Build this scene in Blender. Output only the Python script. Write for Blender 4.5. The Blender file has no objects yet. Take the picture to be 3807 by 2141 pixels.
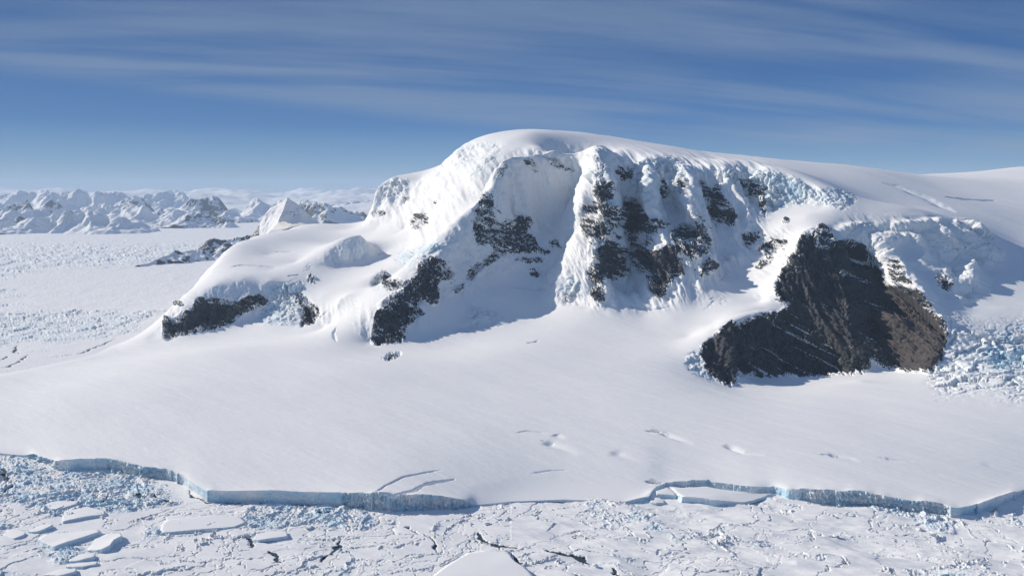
import bpy, math, random
import numpy as np

# ------------------------------------------------------------------ camera, world, sun
W, H = 3807.0, 2141.0            # photo pixels
FOV = math.radians(62.0)
F = (W / 2) / math.tan(FOV / 2)
HORIZON = 715.0                  # photo row of the true horizon
PITCH = math.atan((H / 2 - HORIZON) / F)
CAMZ = 600.0
sc = bpy.context.scene
col = sc.collection

cam_d = bpy.data.cameras.new("camera")
cam = bpy.data.objects.new("camera", cam_d)
col.objects.link(cam)
cam.location = (0, 0, CAMZ)
cam.rotation_euler = (math.pi / 2 - PITCH, 0, 0)
cam_d.sensor_width = 36
cam_d.lens = 18 / math.tan(FOV / 2)
cam_d.clip_start = 5
cam_d.clip_end = 200000
sc.camera = cam
sc.render.resolution_x = 1024
sc.render.resolution_y = 575

SUN_EL = math.radians(28)
SUN_AZ = math.radians(-67)       # clockwise from +Y (view direction): left and behind the mountain
sd = np.array([math.sin(SUN_AZ) * math.cos(SUN_EL), math.cos(SUN_AZ) * math.cos(SUN_EL), math.sin(SUN_EL)])
sun_d = bpy.data.lights.new("sun", 'SUN')
sun_d.energy = 4.75
sun_d.angle = math.radians(0.5)
sun_d.color = (1.0, 0.92, 0.815)
sun = bpy.data.objects.new("sun", sun_d)
col.objects.link(sun)
from mathutils import Vector
sun.rotation_euler = Vector(sd).to_track_quat('Z', 'Y').to_euler()

world = bpy.data.worlds.new("World")
sc.world = world
world.use_nodes = True
nt = world.node_tree
nt.nodes.clear()
def wn(t, **k):
    n = nt.nodes.new(t)
    for a, b in k.items(): setattr(n, a, b)
    return n
L = nt.links.new
out = wn('ShaderNodeOutputWorld')
bg = wn('ShaderNodeBackground')
bg.inputs['Strength'].default_value = 0.088
sky = wn('ShaderNodeTexSky', sky_type='NISHITA', sun_disc=False)
sky.sun_elevation = SUN_EL
sky.sun_rotation = SUN_AZ
sky.altitude = 600
sky.air_density = 1.0
sky.dust_density = 0.5
sky.ozone_density = 1.6
tc = wn('ShaderNodeTexCoord')
sep = wn('ShaderNodeSeparateXYZ')
L(tc.outputs['Generated'], sep.inputs[0])
def wm(op, a, b=None, clamp=False):
    n = wn('ShaderNodeMath', operation=op, use_clamp=clamp)
    for i, v in enumerate((a, b)):
        if v is None: continue
        if isinstance(v, (int, float)): n.inputs[i].default_value = v
        else: L(v, n.inputs[i])
    return n.outputs[0]
zc = wm('ADD', wm('MAXIMUM', sep.outputs[2], 0.0), 0.10)
cx = wm('DIVIDE', sep.outputs[0], zc)
cy = wm('DIVIDE', sep.outputs[1], zc)
comb = wn('ShaderNodeCombineXYZ')
# cirrus sheets drawn out along one wind direction
th = math.radians(17)
L(wm('ADD', wm('MULTIPLY', cx, 0.27 * math.cos(th)), wm('MULTIPLY', cy, 0.27 * math.sin(th))), comb.inputs[0])
L(wm('ADD', wm('MULTIPLY', cx, -1.0 * math.sin(th)), wm('MULTIPLY', cy, 1.0 * math.cos(th))), comb.inputs[1])
n1 = wn('ShaderNodeTexNoise'); n1.inputs['Scale'].default_value = 0.9; n1.inputs['Detail'].default_value = 3; n1.inputs['Roughness'].default_value = 0.5
n1.inputs['Distortion'].default_value = 0.9
L(comb.outputs[0], n1.inputs['Vector'])
n2 = wn('ShaderNodeTexNoise'); n2.inputs['Scale'].default_value = 2.2; n2.inputs['Detail'].default_value = 6; n2.inputs['Roughness'].default_value = 0.6
L(comb.outputs[0], n2.inputs['Vector'])
mx = wm('ADD', wm('MULTIPLY', n1.outputs['Fac'], 0.70), wm('MULTIPLY', n2.outputs['Fac'], 0.30))
mr = wn('ShaderNodeMapRange', interpolation_type='SMOOTHSTEP')
L(mx, mr.inputs['Value'])
mr.inputs['From Min'].default_value = 0.38; mr.inputs['From Max'].default_value = 0.60
mr.inputs['To Min'].default_value = 0.0; mr.inputs['To Max'].default_value = 0.6
# cirrus only above a few degrees; a clear blue band under it
hb = wn('ShaderNodeMapRange', interpolation_type='SMOOTHSTEP')
L(wm('ADD', sep.outputs[2], wm('MULTIPLY', sep.outputs[0], 0.09)), hb.inputs['Value'])
hb.inputs['From Min'].default_value = 0.064; hb.inputs['From Max'].default_value = 0.088
cf = wm('MULTIPLY', mr.outputs[0], hb.outputs[0])
mixc = wn('ShaderNodeMix', data_type='RGBA')
L(cf, mixc.inputs['Factor'])
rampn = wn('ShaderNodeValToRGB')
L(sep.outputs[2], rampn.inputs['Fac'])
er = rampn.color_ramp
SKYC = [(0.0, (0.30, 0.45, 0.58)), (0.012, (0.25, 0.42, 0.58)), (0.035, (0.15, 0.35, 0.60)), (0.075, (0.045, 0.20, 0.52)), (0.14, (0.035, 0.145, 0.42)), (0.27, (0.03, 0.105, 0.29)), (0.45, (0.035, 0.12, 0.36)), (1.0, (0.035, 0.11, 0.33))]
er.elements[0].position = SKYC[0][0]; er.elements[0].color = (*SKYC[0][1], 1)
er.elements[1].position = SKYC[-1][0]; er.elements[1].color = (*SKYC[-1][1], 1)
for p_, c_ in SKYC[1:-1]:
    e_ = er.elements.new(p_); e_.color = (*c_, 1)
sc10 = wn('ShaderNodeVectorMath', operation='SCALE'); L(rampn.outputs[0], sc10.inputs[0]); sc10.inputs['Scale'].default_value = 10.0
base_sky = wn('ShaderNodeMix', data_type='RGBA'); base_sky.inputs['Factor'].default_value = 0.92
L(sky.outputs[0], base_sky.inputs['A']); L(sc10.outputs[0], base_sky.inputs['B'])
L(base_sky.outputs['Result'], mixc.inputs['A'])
mixc.inputs['B'].default_value = (2.7, 3.65, 5.3, 1)
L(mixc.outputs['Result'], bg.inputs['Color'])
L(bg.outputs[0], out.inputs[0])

sc.view_settings.view_transform = 'Standard'
sc.view_settings.look = 'None'
sc.view_settings.exposure = -0.1
sc.view_settings.gamma = 1
sc.render.engine = 'CYCLES'
sc.cycles.max_bounces = 6
sc.cycles.diffuse_bounces = 3
sc.cycles.volume_bounces = 1

# ------------------------------------------------------------------ mapping photo <-> world
cp, sp = math.cos(PITCH), math.sin(PITCH)
def ray(px, py):
    a = (np.asarray(px, float) - W / 2) / F
    b = (H / 2 - np.asarray(py, float)) / F
    return a, cp + b * sp, -sp + b * cp
def P(px, py, Y):
    a, d, e = ray(px, py)
    t = Y / d
    return np.stack([a * t, d * t, CAMZ + e * t], -1)
def PZ(px, py, z):
    a, d, e = ray(px, py)
    t = (z - CAMZ) / e
    return np.stack([a * t, d * t, CAMZ + e * t], -1)
def project(x, y, z):
    dz = z - CAMZ
    fw = y * cp - dz * sp
    up = y * sp + dz * cp
    fw = np.maximum(fw, 1)
    return W / 2 + F * x / fw, H / 2 - F * up / fw

# ------------------------------------------------------------------ noise
rng = np.random.default_rng(7)
def spectral(n, beta, lo, hi, seed):
    r = np.random.default_rng(seed)
    f = np.fft.fft2(r.standard_normal((n, n)))
    k = np.fft.fftfreq(n) * n
    kk = np.hypot(k[:, None], k[None, :]); kk[0, 0] = 1
    f *= kk ** (-beta) * (kk >= lo) * np.exp(-(kk / hi) ** 2)
    a = np.fft.ifft2(f).real
    a /= a.std()
    return a.astype(np.float32)
T_FBM = spectral(1024, 1.9, 3, 400, 1)
T_FBM2 = spectral(1024, 1.9, 3, 400, 2)
T_MID = spectral(1024, 1.3, 6, 400, 3)
T_FAR = spectral(512, 2.0, 3, 26, 21)
T_RDG = spectral(1024, 1.7, 4, 90, 12)
T_SMO = spectral(512, 2.2, 3, 14, 9)
T_RGH = spectral(1024, 1.0, 10, 480, 4)
def tap(T, u, v):
    """periodic bilinear lookup, one tile = one unit"""
    n = T.shape[0]
    u = (np.asarray(u) * n); v = (np.asarray(v) * n)
    i = np.floor(u).astype(np.int64); j = np.floor(v).astype(np.int64)
    fu = (u - i).astype(np.float32); fv = (v - j).astype(np.float32)
    i0 = i % n; j0 = j % n; i1 = (i0 + 1) % n; j1 = (j0 + 1) % n
    return (T[i0, j0] * (1 - fu) * (1 - fv) + T[i1, j0] * fu * (1 - fv) + T[i0, j1] * (1 - fu) * fv + T[i1, j1] * fu * fv)
def h2(i, j, s):
    x = (i.astype(np.int64) * 374761393 + j.astype(np.int64) * 668265263 + s * 974634777) & 0xffffffff
    x = ((x ^ (x >> 13)) * 1274126177) & 0xffffffff
    x = x ^ (x >> 16)
    return (x & 0xffffff).astype(np.float64) / 0xffffff
def worley(u, v, seed=0, jit=0.95):
    """F1, F2, random id of nearest cell, offset to its centre"""
    iu = np.floor(u).astype(np.int64); iv = np.floor(v).astype(np.int64)
    f1 = np.full(u.shape, 9.0); f2 = f1.copy(); idv = np.zeros(u.shape); ox = np.zeros(u.shape); oy = np.zeros(u.shape)
    for di in (-1, 0, 1):
        for dj in (-1, 0, 1):
            a, b = iu + di, iv + dj
            px = a + 0.5 + jit * (h2(a, b, seed) - 0.5); py = b + 0.5 + jit * (h2(a, b, seed + 1) - 0.5)
            dx, dy = u - px, v - py
            d = np.hypot(dx, dy)
            m = d < f1
            f2 = np.where(m, f1, np.minimum(f2, d))
            f1 = np.where(m, d, f1)
            idv = np.where(m, h2(a, b, seed + 2), idv)
            ox = np.where(m, dx, ox); oy = np.where(m, dy, oy)
    return f1, f2, idv, ox, oy
def plates(u, v, seed, tilt=0.8):
    """blocky broken ice: every cell a flat plate at its own height and tilt; ~0..1"""
    f1, f2, c, ox, oy = worley(u, v, seed)
    t1 = (c * 7.13) % 1 - 0.5; t2 = (c * 13.7) % 1 - 0.5
    return np.clip(c + tilt * 2 * (t1 * ox + t2 * oy), -0.3, 1.4), f2 - f1, c
def sstep(a, b, x):
    t = np.clip((x - a) / (b - a), 0, 1)
    return t * t * (3 - 2 * t)
def blur(a, s):
    k = int(3 * s) + 1
    g = np.exp(-0.5 * (np.arange(-k, k + 1) / s) ** 2); g /= g.sum()
    def c1(m):
        p = np.pad(m, ((k, k), (0, 0)), mode='edge')
        o = np.zeros_like(m)
        for i, w in enumerate(g): o += w * p[i:i + m.shape[0]]
        return o
    return c1(c1(a).T).T

# ------------------------------------------------------------------ painting regions of the surface (photo-pixel polygons)
MS = 3.0
MW, MH = int(W / MS) + 1, int(H / MS) + 1
def mask(polys, s=1.2):
    m = np.zeros((MH, MW), np.float32)
    for pl in polys:
        o, k, pts = pl[0], pl[1], pl[2]
        val = pl[3] if len(pl) > 3 else 1.0
        q = np.array(pts, float) / k + np.array(o, float)
        q /= MS
        x0, y0 = np.floor(q.min(0)).astype(int); x1, y1 = np.ceil(q.max(0)).astype(int)
        x0, y0 = max(x0, 0), max(y0, 0); x1, y1 = min(x1, MW), min(y1, MH)
        if x1 <= x0 or y1 <= y0: continue
        yy, xx = np.mgrid[y0:y1, x0:x1]
        ins = np.zeros(xx.shape, bool)
        n = len(q)
        for i in range(n):
            ax, ay = q[i]; bx, by = q[(i + 1) % n]
            c = (ay > yy) != (by > yy)
            with np.errstate(divide='ignore', invalid='ignore'):
                xi = (bx - ax) * (yy - ay) / (by - ay) + ax
            ins ^= c & (xx < xi)
        sub = m[y0:y1, x0:x1]
        sub[ins] = np.maximum(sub[ins], val)
    return blur(m, s)
def msample(m, px, py):
    u = np.clip(px / MS, 0, MW - 1.01); v = np.clip(py / MS, 0, MH - 1.01)
    i = u.astype(int); j = v.astype(int); fu = u - i; fv = v - j
    return m[j, i] * (1 - fu) * (1 - fv) + m[j, i + 1] * fu * (1 - fv) + m[j + 1, i] * (1 - fu) * fv + m[j + 1, i + 1] * fu * fv

A2, K2 = (500, 800), 2.415
A3, K3 = (1200, 450), 1.811
A4, K4 = (2000, 450), 1.811
A5, K5 = (2500, 700), 1.811
ROCK = [
 (A2, K2, [(258,1140),(262,1000),(280,900),(330,940),(430,920),(520,860),(560,740),(680,745),(800,760),(930,790),(1000,740),(1120,720),(1195,750),(1180,800),(1050,840),(960,880),(900,940),(800,990),(720,1030),(560,1040),(480,1070),(380,1075),(320,1110)], 0.96),
 (A2, K2, [(1460,690),(1500,700),(1560,760),(1600,800),(1650,840),(1660,890),(1610,920),(1610,960),(1570,990),(1530,970),(1510,1000),(1490,1020),(1500,900),(1480,850),(1470,780),(1440,770)], 0.96),
 (A2, K2, [(1560,540),(1615,540),(1615,600),(1590,630),(1560,590)], 0.95),
 (A2, K2, [(1000,150),(1035,60),(1060,140),(1085,160),(1030,195)], 0.85),
 (A2, K2, [(340,800),(370,740),(450,800),(440,825),(370,800)], 0.85),
 (A2, K2, [(2205,1290),(2280,1240),(2380,1220),(2400,1240),(2340,1280),(2260,1300)], 0.95),
 (A3, K3, [(330,1449),(345,1380),(400,1260),(430,1200),(490,1155),(540,1170),(560,1130),(600,1080),(650,1040),(640,960),(720,920),(800,960),(900,1040),(850,1080),(780,1060),(770,1150),(780,1240),(740,1240),(680,1200),(620,1250),(700,1290),(640,1320),(560,1380),(550,1449),(560,1480),(400,1500),(330,1500)], 0.89),
 (A3, K3, [(390,985),(440,1030),(500,1060),(580,1080),(540,1130),(480,1130),(440,1140),(395,1090)], 0.90),
 (A3, K3, [(1030,610),(1100,480),(1140,500),(1140,620),(1200,690),(1280,680),(1340,630),(1430,690),(1340,710),(1440,800),(1450,850),(1540,880),(1500,905),(1400,880),(1250,885),(1200,910),(1100,980),(1070,990),(1080,940),(1160,880),(1150,830),(1060,830),(1020,770),(1015,700)], 0.78),
 (A3, K3, [(960,1060),(980,1000),(1050,950),(1070,1000),(1010,1060)], 0.76),
 (A3, K3, [(1485,230),(1540,235),(1700,330),(1690,350),(1560,305),(1500,265)], 0.76),
 (A3, K3, [(1345,260),(1400,260),(1460,350),(1430,360)], 0.65),
 (A3, K3, [(590,670),(610,640),(700,610),(700,670),(660,700),(660,750),(600,720)], 0.85),
 (A3, K3, [(1370,1000),(1420,1000),(1480,1040),(1420,1060)], 0.80),
 (A3, K3, [(1280,925),(1500,930),(1480,960),(1300,955)], 0.65),
 (A3, K3, [(1510,795),(1560,795),(1610,850),(1540,845)], 0.96),
 (A3, K3, [(305,635),(350,600),(425,610),(425,632),(380,632)], 0.85),
 (A3, K3, [(735,545),(760,515),(770,540),(750,555)], 0.90),
 (A3, K3, [(1150,390),(1220,290),(1240,300),(1190,400)], 0.65),
 (A3, K3, [(520,520),(580,510),(600,550),(540,555)], 0.65),
 (A3, K3, [(860,1130),(940,1095),(980,1100),(900,1160)], 0.72),
 (A3, K3, [(1610,1180),(1670,1175),(1680,1215),(1630,1210)], 0.85),
 (A4, K4, [(400,400),(490,430),(500,560),(550,660),(520,720),(430,815),(340,800),(290,760),(300,610),(400,640),(380,560),(385,460)], 0.86),
 (A4, K4, [(375,890),(450,810),(520,780),(570,860),(625,1020),(600,1040),(500,1060),(430,1045),(385,960)], 0.93),
 (A4, K4, [(325,1010),(410,980),(430,1050),(445,1150),(440,1245),(390,1210),(345,1160),(350,1080)], 0.87),
 (A4, K4, [(520,310),(640,300),(650,330),(600,410),(540,360)], 0.82),
 (A4, K4, [(550,640),(590,510),(660,530),(680,610),(730,640),(670,740),(660,850),(610,800),(560,720)], 0.88),
 (A4, K4, [(630,870),(700,840),(830,910),(880,840),(950,880),(960,960),(990,1035),(920,1030),(915,1080),(870,1100),(855,1165),(820,1190),(760,1150),(735,1060),(740,1020),(660,1000),(635,930)], 0.92),
 (A4, K4, [(870,750),(950,680),(1040,720),(1060,630),(1105,640),(1130,760),(1168,850),(1130,880),(1100,945),(1040,950),(950,880),(900,830)], 0.88),
 (A4, K4, [(1110,980),(1150,910),(1190,980),(1150,1030),(1080,1065)], 0.90),
 (A4, K4, [(1040,400),(1130,405),(1130,450),(1210,450),(1260,540),(1330,590),(1365,640),(1310,655),(1305,710),(1240,680),(1180,660),(1120,600),(1100,480)], 0.89),
 (A4, K4, [(1300,400),(1430,395),(1550,445),(1550,515),(1450,520),(1400,460)], 0.85),
 (A4, K4, [(1365,725),(1400,750),(1460,755),(1530,755),(1450,795),(1450,840),(1395,835),(1385,780)], 0.90),
 (A4, K4, [(1470,880),(1490,820),(1600,790),(1665,790),(1665,850),(1600,870),(1540,910)], 0.82),
 (A4, K4, [(1430,1000),(1560,915),(1600,920),(1500,1000)], 0.70),
 (A4, K4, [(915,430),(1000,380),(1015,510),(950,490)], 0.76),
 (A4, K4, [(815,400),(850,370),(880,500),(830,540)], 0.72),
 (A4, K4, [(1640,690),(1670,645),(1695,650),(1685,685)], 0.96),
 (A4, K4, [(750,690),(790,670),(880,710),(800,755)], 0.82),
 (A4, K4, [(740,870),(700,700),(760,700),(780,800)], 0.60),
 (A4, K4, [(1490,600),(1500,500),(1540,560),(1530,660)], 0.70),
 (A4, K4, [(280,700),(300,540),(355,560),(360,700)], 0.70),
 (A5, K5, [(185,1110),(205,1050),(370,925),(440,918),(600,852),(700,850),(800,782),(730,775),(695,690),(740,590),(820,450),(880,310),(965,300),(970,380),(1050,400),(1120,360),(1200,350),(1290,400),(1390,520),(1440,650),(1540,690),(1640,760),(1730,850),(1855,980),(1810,1150),(1735,1245),(1640,1238),(1560,1232),(1430,1210),(1345,1150),(1312,1085),(1335,1200),(1290,1243),(1160,1252),(960,1262),(760,1268),(600,1262),(430,1250),(415,1330),(370,1335),(310,1300),(230,1230)], 1.00),
 (A5, K5, [(1440,480),(1520,500),(1640,700),(1850,930),(1850,985),(1700,830),(1540,690),(1480,640)], 0.70),
 (A5, K5, [(1755,580),(1800,590),(1870,680),(1850,722),(1790,690),(1760,650)], 0.96),
 (A5, K5, [(960,300),(990,240),(1060,260),(1080,300),(1100,380),(1000,380)], 0.60),
]
# brown rock, painted lighter as if sunlit: big cliff's right half, left corner
BROWN_LIT = [(A5, K5, [(1440,650),(1540,690),(1850,960),(1810,1150),(1735,1240),(1400,1200),(1400,900)]),
         (A5, K5, [(1080,790),(1290,800),(1310,1090),(1290,1240),(1130,1250),(1040,1000)], .25),
         (A5, K5, [(185,1110),(205,1050),(370,925),(350,1170),(260,1170)], .5),
         (A4, K4, [(380,880),(1170,700),(1170,950),(850,1190),(640,1000)], .1)]
# broken glacier ice: seracs, ice cliffs, icefalls
SERAC = [
 (A2, K2, [(1200,640),(1300,610),(1480,580),(1540,620),(1470,700),(1470,800),(1430,880),(1480,1000),(1280,980),(1150,985),(1120,900),(1190,800)], 1.0),
 (A2, K2, [(1480,480),(1560,410),(1620,440),(1560,520)], .8),
 (A2, K2, [(2120,620),(2160,520),(2210,520),(2210,680),(2150,700)], .8),
 (A3, K3, [(360,560),(360,470),(400,410),(500,375),(600,400),(560,500),(500,560),(420,540),(390,620),(320,630)], .65),
 (A3, K3, [(750,340),(800,290),(860,200),(950,140),(1080,130),(1240,140),(1210,220),(1100,330),(1000,420),(900,330),(900,230),(800,320)], .55),
 (A3, K3, [(780,520),(900,460),(960,520),(880,600),(760,720),(680,720)], .4),
 (A3, K3, [(480,900),(620,850),(680,830),(800,830),(860,800),(780,900),(640,960),(560,985),(490,960)], .75),
 (A3, K3, [(960,1190),(1040,1240),(1220,1290),(1280,1340),(1180,1390),(1080,1390),(980,1440),(840,1440),(920,1370),(980,1320)], .45),
 (A3, K3, [(1600,1090),(1640,1040),(1740,1080),(1770,1150),(1720,1190),(1620,1170)], .9),
 (A3, K3, [(1250,220),(1330,180),(1700,150),(1800,200),(1740,260),(1500,225),(1300,270)], .3),
 (A4, K4, [(300,250),(400,160),(470,200),(480,300),(490,380),(380,400),(310,330)], .85),
 (A4, K4, [(630,290),(680,250),(900,230),(1000,310),(1010,400),(900,440),(830,380),(760,460),(740,560),(690,520),(650,460),(610,420),(650,360)], .9),
 (A4, K4, [(1010,320),(1200,305),(1280,320),(1280,420),(1230,380),(1050,400)], .6),
 (A4, K4, [(1280,310),(1420,310),(1700,370),(1811,420),(1811,500),(1700,560),(1560,620),(1500,520),(1560,440),(1400,390),(1290,400)], 1.0),
 (A4, K4, [(740,620),(720,560),(900,500),(1080,540),(1100,640),(980,650),(880,740),(790,680)], .5),
 (A5, K5, [(700,0),(1100,0),(1260,60),(1150,150),(1000,110),(800,110),(650,130),(620,60)], .8),
 (A5, K5, [(1000,240),(1200,250),(1560,240),(1700,230),(2000,230),(2100,300),(2230,440),(2210,510),(2010,540),(2050,740),(1960,770),(1870,720),(1760,500),(1560,330),(1400,560),(1300,430),(1200,350),(1050,300)], .3),
 (A5, K5, [(80,1160),(140,1080),(190,1090),(230,1230),(310,1300),(250,1300),(100,1220)], .9),
 (A5, K5, [(180,790),(340,710),(420,740),(320,800),(200,840)], .45),
 (A4, K4, [(1050,1200),(1250,1160),(1280,1230),(1120,1290)], .4),
]
LUMPS = [(A5, K5, [(1080,260),(1200,250),(1560,240),(1700,230),(2000,230),(2100,300),(2230,440),(2210,510),(2010,540),(2050,740),(1960,770),(1870,720),(1760,500),(1560,330),(1450,480),(1300,430),(1200,350)], 1.0),
 (A3, K3, [(960,1190),(1040,1240),(1220,1290),(1280,1340),(1180,1390),(1080,1390),(980,1440),(840,1440),(920,1370),(980,1320)], .5)]
BLUE = [
 (A2, K2, [(540,740),(600,690),(760,610),(900,580),(1000,610),(1190,600),(1210,680),(1200,745),(1110,715),(930,790),(800,760),(680,745)], .4),
 (A2, K2, [(1700,470),(1840,280),(2030,175),(2100,300),(2080,340),(1980,360),(1890,450)], .5),
 (A2, K2, [(1180,620),(1480,590),(1470,800),(1280,980),(1110,980)], .5),
 (A2, K2, [(1000,980),(1480,900),(1480,1010),(1300,1050),(1100,1040)], .35),
 (A4, K4, [(1400,310),(1811,390),(1811,480),(1600,560),(1500,520)], .55),
 (A4, K4, [(640,250),(1000,310),(1280,310),(1280,400),(1050,400),(900,440),(740,560),(610,420)], .3),
 (A5, K5, [(2000,1150),(2150,990),(2367,890),(2367,1180),(2250,1230),(2080,1200)], .75),
 (A5, K5, [(700,20),(1100,0),(1230,50),(1000,110),(650,130)], .4),
 (A3, K3, [(480,900),(680,830),(860,800),(780,900),(560,985)], .4),
 (A3, K3, [(1600,1090),(1740,1080),(1770,1150),(1620,1190)], .45),
]

# ------------------------------------------------------------------ control lines of the mountain: (photo x, photo y, distance)
LINES = [
 # skyline
 [(1386,790,4520),(1398,705,4530),(1425,680,4530),(1470,660,4510),(1530,668,4460),(1560,672,4430),(1620,642,4330),(1650,600,4280),(1720,542,4150),(1800,515,4060),(1900,498,4000),(1970,492,3950),(2100,500,4000),(2300,520,4050),(2500,545,4100),(2700,585,4100),(2900,600,4150),(3100,610,4250),(3230,625,4400),(3440,650,4500)],
 # overhanging drift on the left spur
 [(1195,988,3575),(1225,950,3620),(1262,915,3655),(1300,888,3700),(1345,871,3740)],[(1200,992,3570),(1245,990,3590),(1285,970,3625),(1340,958,3660),(1375,918,3720)],
 # drop outside the left shoulder
 [(1370,815,4640),(1368,818,4800)],
 # lip above the face
 [(1905,565,3490),(2000,562,3620),(2080,548,3690),(2150,554,3690),(2205,560,3480),(2300,575,3520),(2500,600,3540),(2560,612,3540),(2700,605,3520),(2800,605,3520),(2950,630,3450),(3100,690,3300)],
 [(2320,615,3505),(2480,640,3520)],
 [(2558,628,3475),(2640,640,3465),(2707,632,3435),(2779,628,3425),(2860,640,3395),(2940,655,3345),(3010,685,3285),(3080,715,3215)],
 [(2570,680,3462),(2650,690,3452),(2707,685,3420),(2779,680,3405),(2860,695,3375),(2940,712,3315),(3000,740,3255),(3060,765,3190)],
 # big left ridge
 [(1905,565,3490),(1860,640,3420),(1820,700,3360),(1780,770,3290),(1750,815,3250),(1730,860,3210),(1690,900,3170),(1640,950,3110),(1590,985,3070),(1560,1030,3030),(1480,1090,2950),(1430,1140,2890),(1400,1200,2850),(1380,1280,2810)],
 # foot of shaded face
 [(1520,1290,2760),(1600,1240,2850),(1700,1200,2920),(1800,1190,2940),(1900,1180,2960),(2000,1170,2980),(2060,1150,3000)],
 # hanging glacier tongue
 [(2150,850,3230),(2110,900,3180),(2105,1000,3080),(2120,1080,3010),(2140,1105,2990)],
 # rib B
 [(2225,545,3460),(2200,600,3380),(2180,700,3290),(2175,800,3230),(2170,850,3185)],
 [(2265,620,3345),(2275,700,3265),(2290,780,3195),(2280,880,3105),(2230,990,3005),(2232,1125,2900)],
 # couloir B/C
 [(2340,650,3560),(2345,760,3480),(2350,870,3370),(2345,960,3250),(2330,1060,3090),(2290,1130,3045)],
 # rib C
 [(2400,590,3425),(2400,700,3295),(2425,800,3195),(2440,880,3115),(2450,980,3015),(2455,1095,2905)],
 [(2480,760,3425),(2500,850,3285),(2540,960,3165)],
 # rib D
 [(2550,600,3455),(2560,700,3325),(2560,800,3195),(2600,860,3115),(2620,930,3035),(2640,1000,2965)],
 # gully D/E
 [(2620,690,3445),(2650,800,3335),(2680,900,3215),(2690,980,3095),(2640,1050,2965)],
 # rib E
 [(2700,640,3435),(2690,720,3345),(2725,800,3245),(2745,850,3195)],
 [(2760,700,3460),(2790,770,3390)],
 [(2775,800,3265),(2780,850,3205),(2820,900,3135),(2870,960,3045)],
 # buttress crest
 [(3150,828,3060),(3050,850,3010),(2990,872,2980),(2955,950,2890),(2915,1010,2840),(2885,1080,2780),(2905,1130,2740),(2880,1168,2700),(2830,1172,2680),(2720,1205,2610),(2655,1250,2550),(2612,1300,2500),(2620,1370,2430)],
 [(2695,1215,2595),(2698,1300,2510),(2702,1432,2390)],
 [(2750,1300,2570),(2745,1390,2530),(2850,1395,2545),(3000,1394,2535),(3130,1388,2520),(3215,1375,2490),(3300,1372,2490),(3430,1382,2400)],
 [(3236,950,2950),(3240,1080,2840),(3245,1200,2740),(3240,1300,2630)],
 [(3050,950,2880),(3060,1100,2740),(3080,1250,2610)],
 [(3140,1000,2800),(3165,1150,2640),(3175,1300,2530)],
 [(3300,1060,2810),(3320,1200,2660),(3330,1300,2560)],
 [(3280,930,2930),(3390,1060,2740),(3470,1160,2610),(3512,1250,2500),(3490,1340,2410)],
 [(2850,1230,2650),(2900,1300,2600)],
 # icefall right
 [(3200,832,3060),(3300,828,3050),(3420,820,3060),(3550,825,3120),(3650,880,3120),(3720,960,3060)],
 [(3300,900,3000),(3420,920,2990),(3540,930,3030),(3640,980,3010)],
 [(3390,1000,2880),(3480,1010,2890),(3580,1030,2900)],
 [(3500,1110,2760),(3600,1125,2740),(3640,1060,2840)],
]
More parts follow.
